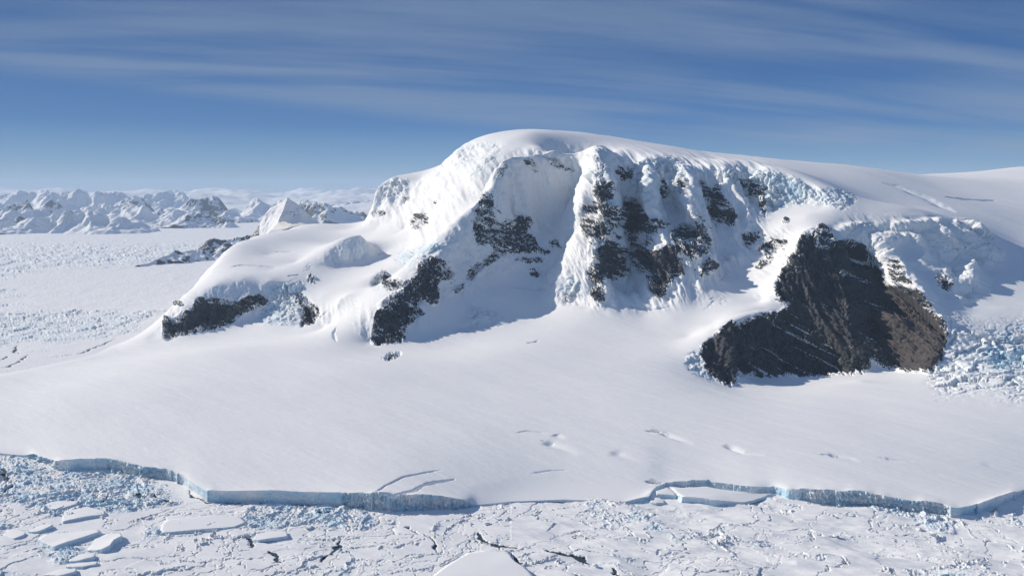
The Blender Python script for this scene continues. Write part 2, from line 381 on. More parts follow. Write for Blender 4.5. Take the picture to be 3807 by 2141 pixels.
PTS = [
 # dome between lip and skyline
 (2000,530,3730),(2300,548,3760),(2600,590,3780),(2900,630,3750),
 # shaded face
 (1620,1060,3030),(1700,1000,3160),(1800,1000,3210),(1900,1000,3240),(2000,1000,3260),(2060,1000,3240),(1700,1100,3040),(1850,1100,3070),(2000,1090,3110),
 (1800,860,3370),(1900,850,3440),(2000,850,3500),(2080,850,3510),(1860,740,3510),(1920,700,3570),(2000,700,3650),(2100,700,3720),(2145,700,3700),(2130,800,3580),(2100,620,3695),
 (1950,620,3580),
 # left flank
 (1800,590,3790),(1700,640,3960),(1600,700,4180),(1500,760,4320),(1410,775,4470),(1700,740,3680),(1600,800,3860),(1680,830,3440),(1500,850,4020),
 (1375,810,4500),(1340,842,4560),(1600,900,3460),(1500,930,3670),(1400,850,4250),(1500,1000,3330),(1400,950,3750),(1300,900,4080),(1420,1060,3260),
 (1300,1010,3520),(1340,1150,2970),(1280,1100,3150),(1290,1200,2920),(1400,1010,3330),
 # saddle and bluff
 (1260,835,4640),(1200,830,4680),(1100,844,4600),(1000,873,4400),(920,888,4220),(880,897,4000),(850,920,3900),(822,960,3800),(790,1000,3700),(740,1050,3560),
 (690,1090,3440),(655,1130,3360),(630,1170,3300),(900,1000,3600),(1000,950,3820),(1100,900,4050),(1000,1010,3560),(1100,980,3680),(1200,900,4120),
 (740,1110,3330),(800,1063,3380),(900,1043,3420),(1000,1052,3410),(1080,1048,3420),(1150,1060,3400),(690,1150,3290),
 (612,1262,3190),(680,1245,3185),(760,1238,3200),(850,1212,3250),(900,1195,3280),(960,1180,3310),(1010,1195,3230),(1100,1215,3140),(1200,1225,3060),
 (1060,1120,3350),(1120,1130,3290),(1200,1100,3280),(1250,1040,3420),(1190,1010,3520),(1150,1180,3180),(1150,960,3650),
 # bowl
 (2720,950,3080),(2700,1050,2950),(2600,1130,2840),(2500,1180,2780),(2800,1050,2920),(2830,1120,2800),(2400,1170,2850),(2300,1195,2820),(2190,1150,2920),
 (2900,850,3120),(2900,940,2970),(2830,900,3110),(2880,1020,2890),(3000,805,3120),(3100,775,3140),(2950,760,3270),(2650,1200,2680),(2560,1250,2640),(2350,1100,2960),(2850,800,3260),
 # right plateau and slope
 (3200,740,3330),(3300,760,3400),(3400,775,3420),(3500,780,3460),(3600,780,3520),(3300,680,3800),(3500,700,4000),(3700,800,3500),(3807,800,3600),
 (3807,900,3250),(3720,1030,2900),(3807,1000,3000),(3720,1100,2780),(3807,1120,2740),(3600,1180,2620),(3700,1200,2580),(3807,1200,2580),
 (3807,700,4200),(3600,640,5200),(3807,620,5300),(3440,660,4800),(4100,620,5300),(4100,800,3700),(4100,1000,3000),(4100,1200,2550),(4600,1100,2700),(4600,900,3200),(4600,700,4200),
 (3540,1350,2400),(3650,1330,2400),(3807,1330,2380),(4100,1350,2350),
]
# low snow apron: (photo x, photo y, height)
APR = [
 (0,1690,3),(0,1600,22),(0,1550,28),(0,1450,24),(0,1385,-2),(-300,1690,5),(-300,1500,25),(-300,1400,-2),
 (200,1690,24),(200,1500,40),(200,1400,20),(200,1335,-2),(400,1685,28),(400,1500,46),(400,1350,45),(400,1288,-2),(560,1270,30),(560,1350,62),(520,1262,-2),
 (700,1760,27),(700,1500,55),(700,1350,72),(1000,1815,24),(1000,1700,36),(1000,1500,58),(1000,1380,76),(1000,1290,92),(800,1290,85),
 (1200,1300,98),(1400,1830,20),(1300,1700,40),(1300,1500,66),(1300,1400,84),(1450,1340,95),(1600,1350,100),
 (1650,1850,16),(1650,1700,36),(1650,1500,68),(1850,1300,118),(1850,1850,6),(1850,1700,28),(1850,1500,64),
 (2000,1855,1),(2000,1750,20),(2000,1600,44),(2000,1400,84),(2000,1250,135),(2150,1200,165),(2230,1165,190),(2150,1300,118),
 (2200,1855,1),(2300,1700,34),(2350,1860,3),(2300,1500,66),(2350,1350,100),(2480,1300,125),(2550,1450,74),
 (2480,1785,14),(2600,1780,16),(2700,1600,48),(2750,1480,62),(2850,1445,52),(2950,1440,56),(2880,1820,16),(3000,1700,34),(3000,1500,64),
 (3100,1420,72),(3200,1400,80),(3200,1820,18),(3300,1600,52),(3350,1440,80),(3400,1860,18),(3500,1700,40),(3500,1500,76),(3560,1880,18),
 (3700,1825,16),(3700,1600,58),(3807,1800,16),(3807,1650,48),(3807,1500,80),(4100,1800,16),(4100,1500,86),(4600,1790,18),(4600,1500,95),(4600,1300,200),(-600,1400,-4),(-600,1500,20),(3807,1420,108),(2640,1440,74),(2600,1380,90),
]
BACK = [  # hidden far sides: x, y, z
 (-1330,4900,380),(-1500,4800,250),(-1200,5100,380),(-900,5000,400),(-1750,3300,-60),(-1700,3800,-40),(-1560,3720,-30),(-1560,4300,-20),(-1560,4600,60),(-1500,5200,-40),(-1100,5500,200),(-600,5300,440),(0,4900,760),(500,4900,800),(1100,5000,760),
 (-1900,2900,-60),(-2200,3500,-60),(-500,6000,200),(600,6200,600),(1600,6300,620),(2600,6300,640),(-1600,6000,-60),(3600,6000,640),(4300,4600,640),(4900,3600,500),(4700,6200,640),
 (-1300,6000,-20),(-800,5500,150),
]
def dens(line, step=28.0):
    q = np.array([P(a, b, c) for a, b, c in line])
    o = []
    for a, b in zip(q[:-1], q[1:]):
        n = max(1, int(np.linalg.norm(b - a) / step))
        for i in range(n): o.append(a + (b - a) * i / n)
    o.append(q[-1])
    return o
C = []
for l in LINES: C += dens(l)
C += [P(*p) for p in PTS] + [PZ(*p) for p in APR] + [np.array(p, float) for p in BACK]
C = np.array(C)
key = np.round(C[:, :2] / 10).astype(int)
_, ui = np.unique(key, axis=0, return_index=True)
C = C[np.sort(ui)]
GS = 8.0
GX = np.arange(-3600, 5400, GS); GY = np.arange(1300, 6600, GS)
def rbf(C, gx, gy):
    S = 1000.0
    D = np.hypot(C[:, 0][:, None] - C[:, 0][None], C[:, 1][:, None] - C[:, 1][None]) / S
    n = len(C)
    A = np.zeros((n + 3, n + 3))
    A[:n, :n] = D - np.eye(n) * 1e-3
    A[:n, n] = 1; A[:n, n + 1] = C[:, 0] / S; A[:n, n + 2] = C[:, 1] / S
    A[n:, :n] = A[:n, n:].T
    w = np.linalg.solve(A, np.concatenate([C[:, 2], [0, 0, 0]]))
    X, Y = np.meshgrid(gx / S, gy / S, indexing='ij')
    h = w[n] + w[n + 1] * X + w[n + 2] * Y
    w32 = w.astype(np.float32); X = X.astype(np.float32); Y = Y.astype(np.float32)
    for i in range(n):
        h += w32[i] * np.sqrt((X - np.float32(C[i, 0] / S)) ** 2 + (Y - np.float32(C[i, 1] / S)) ** 2)
    return h
HG = rbf(C, GX, GY)
XX, YY = np.meshgrid(GX, GY, indexing='ij')
hs = blur(HG, 8.5); hm = blur(HG, 0.7)
ppx, ppy = project(XX, YY, hm)
# the apron and dome are wind-smoothed; the faces keep their ridges
SHARP = mask([((0,0),1,[(900,870),(950,790),(1070,715),(1200,815),(1200,835),(1000,850)]),((0, 0), 1, [(560,1290),(600,1100),(860,900),(1150,860),(1360,640),(1600,600),(1900,555),(2100,545),(2550,590),(3000,650),(3200,730),(3450,800),(3720,860),(3740,1120),(3560,1260),(3520,1400),(3250,1400),(2950,1410),(2720,1460),(2560,1350),(2300,1170),(2080,1180),(1600,1260),(1400,1320),(1280,1280),(1000,1230)])], 8)
shp = msample(SHARP, ppx, ppy)
hmid = blur(HG, 3.4)
HGRID = hm * shp + np.where(ppy > 1150, hs, hmid) * (1 - shp)
HGRID = blur(HGRID, 0.5)
def Hs(x, y):
    u = np.clip((x - GX[0]) / GS, 1, len(GX) - 3.01); v = np.clip((y - GY[0]) / GS, 1, len(GY) - 3.01)
    i = u.astype(int); j = v.astype(int); fu = u - i; fv = v - j
    def w(t): return [-.5*t**3+t**2-.5*t, 1.5*t**3-2.5*t**2+1, -1.5*t**3+2*t**2+.5*t, .5*t**3-.5*t**2]
    wu, wv = w(fu), w(fv)
    o = 0
    for a in range(4):
        for b in range(4):
            o = o + wu[a] * wv[b] * HGRID[i + a - 1, j + b - 1]
    return o

# ------------------------------------------------------------------ mesh helpers
def mesh_obj(name, V, Fc, mat, attrs=None, smooth=True, link=True):
    me = bpy.data.meshes.new(name)
    V = np.ascontiguousarray(V, np.float32)
    Fc = np.ascontiguousarray(Fc, np.int32)
    me.vertices.add(len(V)); me.vertices.foreach_set('co', V.ravel())
    k = Fc.shape[1]
    me.loops.add(Fc.size); me.loops.foreach_set('vertex_index', Fc.ravel())
    me.polygons.add(len(Fc))
    me.polygons.foreach_set('loop_start', np.arange(0, Fc.size, k, dtype=np.int32))
    me.polygons.foreach_set('loop_total', np.full(len(Fc), k, np.int32))
    me.polygons.foreach_set('use_smooth', np.full(len(Fc), smooth, bool))
    for n, a in (attrs or {}).items():
        at = me.attributes.new(n, 'FLOAT', 'POINT')
        at.data.foreach_set('value', np.ascontiguousarray(a, np.float32))
    me.update(calc_edges=True)
    if mat: me.materials.append(mat)
    o = bpy.data.objects.new(name, me)
    if link: col.objects.link(o)
    return o
def grid_faces(nr, nc):
    i = np.arange(nr - 1)[:, None] * nc + np.arange(nc - 1)[None]
    return np.stack([i, i + 1, i + nc + 1, i + nc], -1).reshape(-1, 4)
def sub_obj(name, V, Fc, keep, mat, attrs):
    """mesh of the faces in keep, with only their vertices"""
    f = Fc[keep]
    used = np.zeros(len(V), bool); used[f.ravel()] = True
    idx = np.cumsum(used) - 1
    return mesh_obj(name, V[used], idx[f], mat, {k: a[used] for k, a in attrs.items()})
def struct(o, label=None, kind='structure'):
    o['kind'] = kind
    if label: o['label'] = label
    return o
def tag(o, label, cat, group=None):
    o['label'] = label; o['category'] = cat
    if group: o['group'] = group
    return o

# ------------------------------------------------------------------ materials
def snow_material(name, rock_bump=1.0, snow=(0.89, 0.883, 0.86)):
    m = bpy.data.materials.new(name); m.use_nodes = True
    t = m.node_tree; N = t.nodes; N.clear(); K = t.links.new
    def nd(ty, **k):
        n = N.new(ty)
        for a, b in k.items(): setattr(n, a, b)
        return n
    def attr(a):
        n = nd('ShaderNodeAttribute'); n.attribute_name = a; return n.outputs['Fac']
    def noise(scale, det=5, rough=.6, vec=None):
        n = nd('ShaderNodeTexNoise'); n.inputs['Scale'].default_value = scale; n.inputs['Detail'].default_value = det; n.inputs['Roughness'].default_value = rough
        K(vec if vec is not None else geo.outputs['Position'], n.inputs['Vector']); return n.outputs['Fac']
    def mth(op, a, b, cl=False):
        n = nd('ShaderNodeMath', operation=op, use_clamp=cl)
        for i, v in enumerate((a, b)):
            if isinstance(v, (int, float)): n.inputs[i].default_value = v
            else: K(v, n.inputs[i])
        return n.outputs[0]
    def mix(f, a, b):
        n = nd('ShaderNodeMix', data_type='RGBA')
        for s, v in (('Factor', f), ('A', a), ('B', b)):
            if isinstance(v, tuple): n.inputs[s].default_value = (*v, 1)
            elif isinstance(v, float): n.inputs[s].default_value = v
            else: K(v, n.inputs[s])
        return n.outputs['Result']
    geo = nd('ShaderNodeNewGeometry')
    o = nd('ShaderNodeOutputMaterial'); b = nd('ShaderNodeBsdfPrincipled')
    K(b.outputs[0], o.inputs[0])
    rock, ice, brown, water = attr('rock'), attr('ice'), attr('brown'), attr('water')
    nf = noise(0.12, 6, .7)
    rf = mth('ADD', rock, mth('MULTIPLY', mth('SUBTRACT', nf, 0.5), 0.55))
    mr = nd('ShaderNodeMapRange', interpolation_type='SMOOTHSTEP')
    K(rf, mr.inputs['Value']); mr.inputs['From Min'].default_value = .46; mr.inputs['From Max'].default_value = .56
    rf = mr.outputs[0]
    sm = nd('ShaderNodeMapping'); sm.inputs['Scale'].default_value = (1.3, 1.3, .75); sm.inputs['Rotation'].default_value = (0.3, 0.2, 0)
    K(geo.outputs['Position'], sm.inputs['Vector'])
    nr = noise(0.035, 8, .7, sm.outputs[0])
    rc = mix(nr, (0.014, 0.017, 0.021), (0.112, 0.117, 0.122))
    rb = mix(nr, (0.028, 0.025, 0.025), (0.145, 0.127, 0.12))  # browner, lighter tone that paints in the sunlit rock
    rc = mix(brown, rc, rb)
    ns = noise(0.006, 4, .5)
    sn = mix(ns, snow, (snow[0] - .035, snow[1] - .03, snow[2] - .025))
    ni = noise(0.08, 4, .6)
    ic = mix(ni, (0.34, 0.58, 0.72), (0.60, 0.78, 0.87))
    c = mix(ice, sn, ic)
    c = mix(rf, c, rc)
    wr = nd('ShaderNodeMapRange', interpolation_type='SMOOTHSTEP'); K(water, wr.inputs['Value'])
    wr.inputs['From Min'].default_value = .35; wr.inputs['From Max'].default_value = .65
    c = mix(wr.outputs[0], c, (0.035, 0.06, 0.08))
    K(c, b.inputs['Base Color'])
    b.inputs['Roughness'].default_value = .75
    b.inputs['Specular IOR Level'].default_value = .2
    # grain: fine on snow, coarse on rock
    bn = nd('ShaderNodeBump'); bn.inputs['Strength'].default_value = .35 * rock_bump; bn.inputs['Distance'].default_value = 5.0
    K(mth('MULTIPLY', noise(0.09, 8, .72, sm.outputs[0]), mth('ADD', mth('MULTIPLY', rf, 1.0), mth('MULTIPLY', ice, .35))), bn.inputs['Height'])
    b2 = nd('ShaderNodeBump'); b2.inputs['Strength'].default_value = .25; b2.inputs['Distance'].default_value = 1.0
    wm_ = nd('ShaderNodeMapping'); wm_.inputs['Scale'].default_value = (0.25, 1, 1); wm_.inputs['Rotation'].default_value = (0, 0, 0.5)
    K(geo.outputs['Position'], wm_.inputs['Vector'])
    K(noise(0.05, 7, .6, wm_.outputs[0]), b2.inputs['Height'])
    K(bn.outputs[0], b2.inputs['Normal'])
    K(b2.outputs[0], b.inputs['Normal'])
    return m
M_SNOW = snow_material('snow_and_rock')
M_SEA = snow_material('sea_ice_snow', 0.6)

# ------------------------------------------------------------------ main terrain: sampled on a fan of columns
# the seaward front: photo x, base y on the sea ice, height of its top
FRONT = [(-900,1690,2),(-300,1690,2),(0,1690,3),(110,1700,3),(125,1703,9),(215,1744,17),(225,1745,22),(400,1744,26),(470,1756,22),(545,1772,21),(620,1779,19),(685,1806,18),(772,1864,21),
         (786,1865,23),(1000,1868,24),(1200,1875,21),(1300,1884,24),(1425,1897,27),(1440,1899,26),(1560,1899,24),(1640,1893,20),(1750,1885,9),(1762,1882,2),(1900,1866,1),(2100,1858,1),(2323,1867,1),(2370,1863,6),(2412,1861,11),(2428,1836,9),(2440,1824,9),(2477,1810,9),(2485,1811,10),(2550,1811,10),(2570,1806,10),(2635,1805,10),(2660,1812,9),(2800,1832,9),(2875,1833,8),(2905,1842,11),(2925,1850,13),(3000,1862,17),(3200,1876,18),(3300,1890,15),(3500,1910,16),(3535,1922,15),(3552,1922,14),(3600,1917,15),(3680,1894,20),(3750,1868,19),(3807,1842,15),(4300,1800,15)]
FRONT = np.array(FRONT, float)
def build_fan(px0, px1, nc, nrow, far):
    pxs = np.linspace(px0, px1, nc)
    by = np.interp(pxs, FRONT[:, 0], FRONT[:, 1]); wh = np.interp(pxs, FRONT[:, 0], FRONT[:, 2])
    cell = np.floor(pxs / 44 + .8 * tap(T_FBM, pxs / 1500, 0.7)).astype(int)
    st_ = (h2(cell, cell * 0 + 3, 17) - .5); st2 = (h2(cell, cell * 0 + 9, 31) - .5)
    brk = np.clip((wh - 6) / 8, 0, 1) * np.where((pxs > 800) & (pxs < 1270), .12, 1.0)
    by = by + brk * (5.5 * st_ + 1.0 * tap(T_FBM, pxs / 900, 0.3))
    wh = wh + brk * 4.0 * st2
    base = PZ(pxs, by, 0.0)
    az = base[:, 0] / base[:, 1]
    Y0 = base[:, 1]
    # distances: dense where the ground rises towards the viewer
    t = np.linspace(0, 1, 700)
    Yt = Y0[:, None] + (far - Y0[:, None]) * t[None] ** 1.3
    z = Hs(az[:, None] * Yt, Yt)
    _, py = project(az[:, None] * Yt, Yt, z)
    dpy = np.abs(np.diff(py, axis=1))
    dY = np.diff(Yt, axis=1)
    dz = np.diff(z, axis=1)
    wgt = dpy / 2.2 + np.hypot(dY, dz) / 18.0
    k = 9
    wp = np.pad(wgt, ((k, k), (0, 0)), mode='edge'); wgt = sum(wp[i:i + nc] for i in range(2 * k + 1)) / (2 * k + 1)
    cw = np.concatenate([np.zeros((nc, 1)), np.cumsum(wgt, 1)], 1); cw /= cw[:, -1:]
    s = np.linspace(0, 1, nrow)
    Y = np.stack([np.interp(s, cw[i], Yt[i]) for i in range(nc)])
    return pxs, az, Y0, wh, Y
NC, NR, NWALL = 1800, 1150, 14
pxs, az, Y0, WH, Yr = build_fan(-640, 4560, NC, NR, 6300.0)
X = az[:, None] * Yr; Y = Yr.copy()
Z = Hs(X, Y)
# the front stands WH high: blend the apron surface down to the wall's top near the edge
def sm1(a, s):
    k = int(3 * s); g = np.exp(-0.5 * (np.arange(-k, k + 1) / s) ** 2); g /= g.sum()
    return np.convolve(np.pad(a, k, mode='edge'), g, 'valid')
edge = np.exp(-np.maximum(Yr - sm1(Y0, 12)[:, None], 0) / 90.0)
WHs = sm1(WH, 4)[:, None]; WHw = sm1(WH, 55)[:, None]
dd = np.exp(-np.maximum(Yr - sm1(Y0, 12)[:, None], 0) / 22.0)
Z = Z * (1 - edge) + (WHs * dd + WHw * (1 - dd) + 0.5) * edge
low = sstep(4, 14, Z)
# broad undulation of the snow
Z = Z + 3.0 * tap(T_SMO, X / 3600, Y / 4200) * low
Z = Z + low * (.55 * tap(T_FBM, (X * .8 - Y * .6) / 2600, (X * .6 + Y * .8) / 500) + .10 * tap(T_MID, (X * .8 - Y * .6) / 900, (X * .6 + Y * .8) / 200))
PX, PY = project(X, Y, Z)

def seg_dist(x, y, pts):
    """distance to a polyline and the signed side"""
    best = np.full(x.shape, 1e9); side = np.zeros(x.shape); par = np.zeros(x.shape)
    n = len(pts) - 1
    for i in range(n):
        ax, ay = pts[i]; bx, by = pts[i + 1]
        dx, dy = bx - ax, by - ay
        l2 = dx * dx + dy * dy
        t = np.clip(((x - ax) * dx + (y - ay) * dy) / l2, 0, 1)
        ex, ey = x - ax - t * dx, y - ay - t * dy
        d = np.hypot(ex, ey)
        m = d < best
        best = np.where(m, d, best); side = np.where(m, np.sign(dx * ey - dy * ex), side); par = np.where(m, (i + t) / n, par)
    return best, side, par
def world_line(pts):
    q = []
    for (a, b) in pts:
        d = (PX - a) ** 2 + (PY - b) ** 2 + .02 * (Y - 1500)
        k = np.argmin(d); q.append((X.ravel()[k], Y.ravel()[k]))
    return q
def local(pts, rad):
    a = np.array(pts); m = (X > a[:, 0].min() - rad) & (X < a[:, 0].max() + rad) & (Y > a[:, 1].min() - rad) & (Y < a[:, 1].max() + rad)
    return m
DZ = np.zeros_like(Z); ICE = np.zeros_like(Z)
# crevasses: (line, half width, depth, offset step)
CREV = [
 ([(1420,1842),(1470,1835),(1545,1822),(1570,1805),(1620,1790),(1690,1780)], 4.5, 10, 0),
 ([(1390,1830),(1430,1805),(1500,1772),(1580,1755),(1640,1747)], 2.2, 3, 0),
 ([(1920,1607),(1960,1602),(2030,1608)], 2.2, 4, 0),
 ([(2012,1635),(2060,1645)], 3, 4, 0),
 ([(2400,1600),(2450,1604),(2475,1612)], 3.5, 6, 0),
 ([(3050,1688),(3090,1690),(3180,1705)], 2.5, 4, 0),
 ([(3265,1698),(3310,1704),(3390,1715)], 2.0, 3, 0),
 ([(1975,1758),(2050,1748),(2115,1746)], 1.6, 2.5, 0),
 ([(1960,1275),(1990,1270),(2000,1266)], 4, 5, 0),
 ([(2400,1788),(2470,1803)], 3, 6, 0),
 ([(860,992),(900,985),(1000,992),(1050,995)], 5, 6, 0),
 ([(1070,1026),(1110,1022)], 4, 5, 0),([(1020,935),(1090,934)], 4, 5, 0),
 ([(1250,1270),(1240,1235),(1255,1210)], 5, 7, 0),([(1190,1180),(1220,1150)], 5, 7, 0),
 ([(1880,1062),(1960,1070),(2060,1060)], 4, 4, 0),([(3520,733),(3600,741),(3700,745)], 9, 12, 0),([(3290,680),(3370,706),(3440,735),(3540,785)], 26, 9, 0),([(2640,1020),(2700,1008),(2720,1012)], 5, 5, 0),([(2330,1130),(2400,1150),(2500,1140)], 5, 5, 0),
]
for pts, w, dep, _ in CREV:
    q = world_line(pts)
    m = local(q, 60)
    d, sd_, pr = seg_dist(X[m], Y[m], q)
    ta = np.clip(np.minimum(pr, 1 - pr) * 5 + .35, 0, 1)
    wob = w * ta * (1 + .25 * tap(T_FBM, X[m] / 500, Y[m] / 500))
    g = np.exp(-(d / np.maximum(wob, .5)) ** 2)
    DZ[m] -= dep * g * ta
    ICE[m] = np.maximum(ICE[m], g * .25)
# scarps: snow steps catching the low sun (lit crescents) : line, height, falloff
SCARP = [
 ([(2020,1640),(2080,1660),(2150,1692)], 7, 26), ([(2270,1675),(2330,1700),(2420,1732)], 4.5, 30),
 ([(2450,1604),(2520,1630),(2575,1652)], 7, 18), ([(2690,1650),(2760,1680),(2845,1690)], 8, 18),
 ([(3080,1690),(3130,1698),(3200,1715)], 5, 16), ([(2060,1612),(2100,1630)], 4, 20),([(3290,1702),(3370,1715)], 3, 14),
 ([(3640,1720),(3807,1760)], 1.5, 26),
]
for pts, hh, fo in SCARP:
    q = world_line(pts)
    m = local(q, fo * 6)
    d, side, pr = seg_dist(X[m], Y[m], q)
    ta = sstep(0, .35, np.minimum(pr, 1 - pr) * 1.0 + .0)
    # a shallow trough on the near side with its bank facing the sun
    ta = sstep(0, .25, pr) * (1 - pr)
    DZ[m] -= hh * 1.15 * ta * np.exp(-(d / (fo * .5)) ** 2)
Z = Z + DZ

MR = mask(ROCK, 1.0); MB_ = mask(BROWN_LIT, 5); MSR = mask(SERAC, 4); MBL = mask(BLUE, 4)
rks = msample(mask(ROCK, 4.5), PX, PY); rk = msample(MR, PX, PY); rk = np.where(rk > .97, rk, .45 * rk + .62 * rks); br = msample(MB_, PX, PY); se = msample(MSR, PX, PY); bl = msample(MBL, PX, PY)
hid = sstep(6200, 5200, Y)     # nothing painted on the far side
def normals(X, Y, Z):
    P3 = np.stack([X, Y, Z], -1)
    a = np.gradient(P3, axis=0); b = np.gradient(P3, axis=1)
    n = np.cross(a, b); n /= np.linalg.norm(n, axis=-1, keepdims=True) + 1e-9
    return n * np.sign(n[..., 2:3] + 1e-9)
N0 = normals(X, Y, Z)
facing = (N0[..., 0] * -X + N0[..., 1] * -Y + N0[..., 2] * (CAMZ - Z)) > -150
rk = rk * facing; se = se * facing; bl = bl * facing; br = br * facing
rks = rks * facing
rh = msample(mask(ROCK, 11), PX, PY) * facing
steep = 1 - N0[..., 2]
S_ = (X * 1.0 + Y * .10)
# rock relief: vertical ribs + tilted strata, pushed along the normal
ribs = tap(T_MID, S_ / 700, Z / 1500)
strata = tap(T_FBM2, S_ / 1500, (Z + .25 * S_) / 420)
fine = tap(T_RGH, S_ / 420, (Z - .3 * S_) / 300)
rn = 0.5 - np.abs(ribs) * .6
rw = sstep(.12, .6, rk)
medi = tap(T_MID, (S_ + .5 * Z) / 330, (Z - .3 * S_) / 200)
ja, jg, jc = plates(S_ / 40 + .5 * strata, (Z + .3 * S_) / 52, 61, .9)
jb, jg2, _ = plates(S_ / 13, (Z + .2 * S_) / 18, 62, .9)
gully = tap(T_RDG, S_ / 1500 + .4, Z / 6000)
disp = rw * (13 * (ja - .5) + 5 * (jb - .5) + 10 * rn + 5 * strata + 3 * medi - 3 * sstep(.1, 0, jg))
disp += rw * sstep(.95, 1.0, rk) * 26 * (.6 - np.abs(gully))
# generally rough mountain flanks
mtn = sstep(.12, .35, steep) * msample(mask([((0, 0), 1, [(590,1300),(600,1050),(900,850),(1200,800),(1380,600),(1900,480),(3100,590),(3740,850),(3740,1160),(3560,1420),(2720,1470),(2500,1250),(2080,1160),(1550,1300),(1360,1340),(1150,1240)])], 6), PX, PY)
disp += mtn * ((1.4 + 4 * sstep(.0, .4, rks)) * tap(T_FBM, S_ / 800, Z / 900) + 1.0 * tap(T_MID, S_ / 480, Z / 700))
# fluted snow: ribs that run down the fall line
flut = np.abs(tap(T_MID, (X + .15 * Y) / 800, Z / 3000))
FACEM = msample(mask([((0, 0), 1, [(1890,590),(2170,570),(2170,850),(2080,900),(2060,1160),(1560,1260),(1780,860)])], 8), PX, PY)
RIBM = msample(mask([((0, 0), 1, [(2160,590),(2560,600),(2860,640),(2830,800),(2780,930),(2660,1040),(2500,1110),(2230,1120),(2160,900)])], 10), PX, PY) * facing
disp += mtn * 2.2 * flut * sstep(.3, .45, steep) * (1 - RIBM)
r_a = tap(T_RDG, (S_ + .12 * Z) / 900, Z / 4200 + .3); r_b = tap(T_RDG, (S_ - .2 * Z) / 460 + .3, Z / 1500)
disp += RIBM * (15 * (.55 - np.abs(r_a)) + 6.5 * (.55 - np.abs(r_b)))
disp += mtn * (1 - RIBM) * (1 - .75 * FACEM) * facing * 4.5 * (.55 - np.abs(tap(T_RDG, (S_ + .3 * Z) / 800, Z / 2400)))
# traced knife edges of snow and rock: (photo line, half width, height)
def line3(pts):
    o_ = []
    for (a_, b_) in pts:
        d_ = (PX - a_) ** 2 + (PY - b_) ** 2 + .02 * (Y - 1500)
        k_ = np.argmin(d_); o_.append((X.ravel()[k_], Y.ravel()[k_], Z.ravel()[k_]))
    return np.array(o_)
TENT = [
 ([(1905,565),(1860,640),(1820,700),(1780,770),(1750,815),(1730,860),(1690,900),(1640,950),(1590,985)], 42, 15),
 ([(1890,640),(1902,720),(1915,795)], 17, 13), ([(1925,645),(1948,720),(1966,800)], 17, 13), ([(1975,760),(1990,800)], 12, 7),
 ([(1712,870),(1735,940),(1740,1000)], 15, 11), ([(1758,860),(1772,920),(1786,978)], 15, 11),
 ([(2040,850),(2070,900),(2085,915)], 14, 9),
 ([(2225,548),(2262,612),(2275,700),(2300,780),(2330,880),(2345,1025)], 34, 20),
 ([(2255,865),(2240,930),(2235,1000),(2240,1120)], 30, 15), ([(2190,620),(2172,720),(2165,800)], 26, 10),
 ([(2440,600),(2400,690),(2425,770),(2470,900)], 30, 17), ([(2500,640),(2545,705),(2562,790),(2500,850)], 28, 16),
 ([(2550,800),(2485,862),(2530,930),(2600,990)], 24, 14), ([(2560,625),(2600,740),(2625,830),(2640,920)], 30, 16),
 ([(2470,900),(2490,960),(2470,1090)], 26, 13), ([(2640,960),(2625,1020)], 16, 10),
 ([(2705,640),(2690,700),(2722,770)], 20, 9), ([(2712,632),(2742,700),(2795,805)], 22, 12), ([(2790,800),(2760,860)], 20, 12),
 ([(2880,700),(2840,760),(2830,830)], 22, 10), ([(2600,640),(2615,700)], 18, 9),
 ([(3050,850),(2990,872),(2955,950),(2915,1010),(2885,1080)], 30, 10),
 ([(2880,1168),(2830,1172),(2720,1205),(2697,1215),(2698,1300),(2702,1430)], 24, 10),
 ([(3290,900),(3360,1000),(3430,1100),(3510,1240)], 30, 14), ([(3350,820),(3420,950),(3500,1070),(3560,1130)], 34, 22), ([(3450,815),(3530,930),(3610,1010),(3625,1090)], 36, 22),
 ([(3550,825),(3640,920),(3700,990)], 30, 16),
 ([(1400,700),(1395,780)], 22, 12), ([(1470,662),(1440,760)], 20, 12), ([(1500,668),(1490,760)], 18, 9),
 ([(1560,675),(1530,760)], 18, 7), ([(1650,600),(1610,690)], 22, 8), ([(1720,545),(1690,620)], 20, 7),
 ([(1590,985),(1500,1080),(1430,1140)], 26, 10),
]
for pts, w_, a_ in TENT:
    q = line3(pts)
    lo_, hi_ = q.min(0) - 3 * w_, q.max(0) + 3 * w_
    m = (X > lo_[0]) & (X < hi_[0]) & (Y > lo_[1]) & (Y < hi_[1]) & (Z > lo_[2]) & (Z < hi_[2])
    x_, y_, z_ = X[m], Y[m], Z[m]
    wob = 9 * tap(T_FBM, z_ / 420, y_ / 420)
    best = np.full(x_.shape, 1e9); par = np.zeros(x_.shape)
    for i_ in range(len(q) - 1):
        A_, B_ = q[i_], q[i_ + 1]; D_ = B_ - A_
        t_ = np.clip(((x_ + wob - A_[0]) * D_[0] + (y_ - A_[1]) * D_[1] + (z_ - A_[2]) * D_[2]) / (D_ ** 2).sum(), 0, 1)
        e_ = np.sqrt((x_ + wob - A_[0] - t_ * D_[0]) ** 2 + (y_ - A_[1] - t_ * D_[1]) ** 2 + (z_ - A_[2] - t_ * D_[2]) ** 2)
        mm = e_ < best; best = np.where(mm, e_, best); par = np.where(mm, (i_ + t_) / (len(q) - 1), par)
    fade = sstep(0, .15, par + .05) * sstep(0, .15, 1.05 - par)
    tent = np.clip(1 - best / (w_ * 1.6), 0, 1)
    disp[m] += a_ * fade * tent ** 1.25
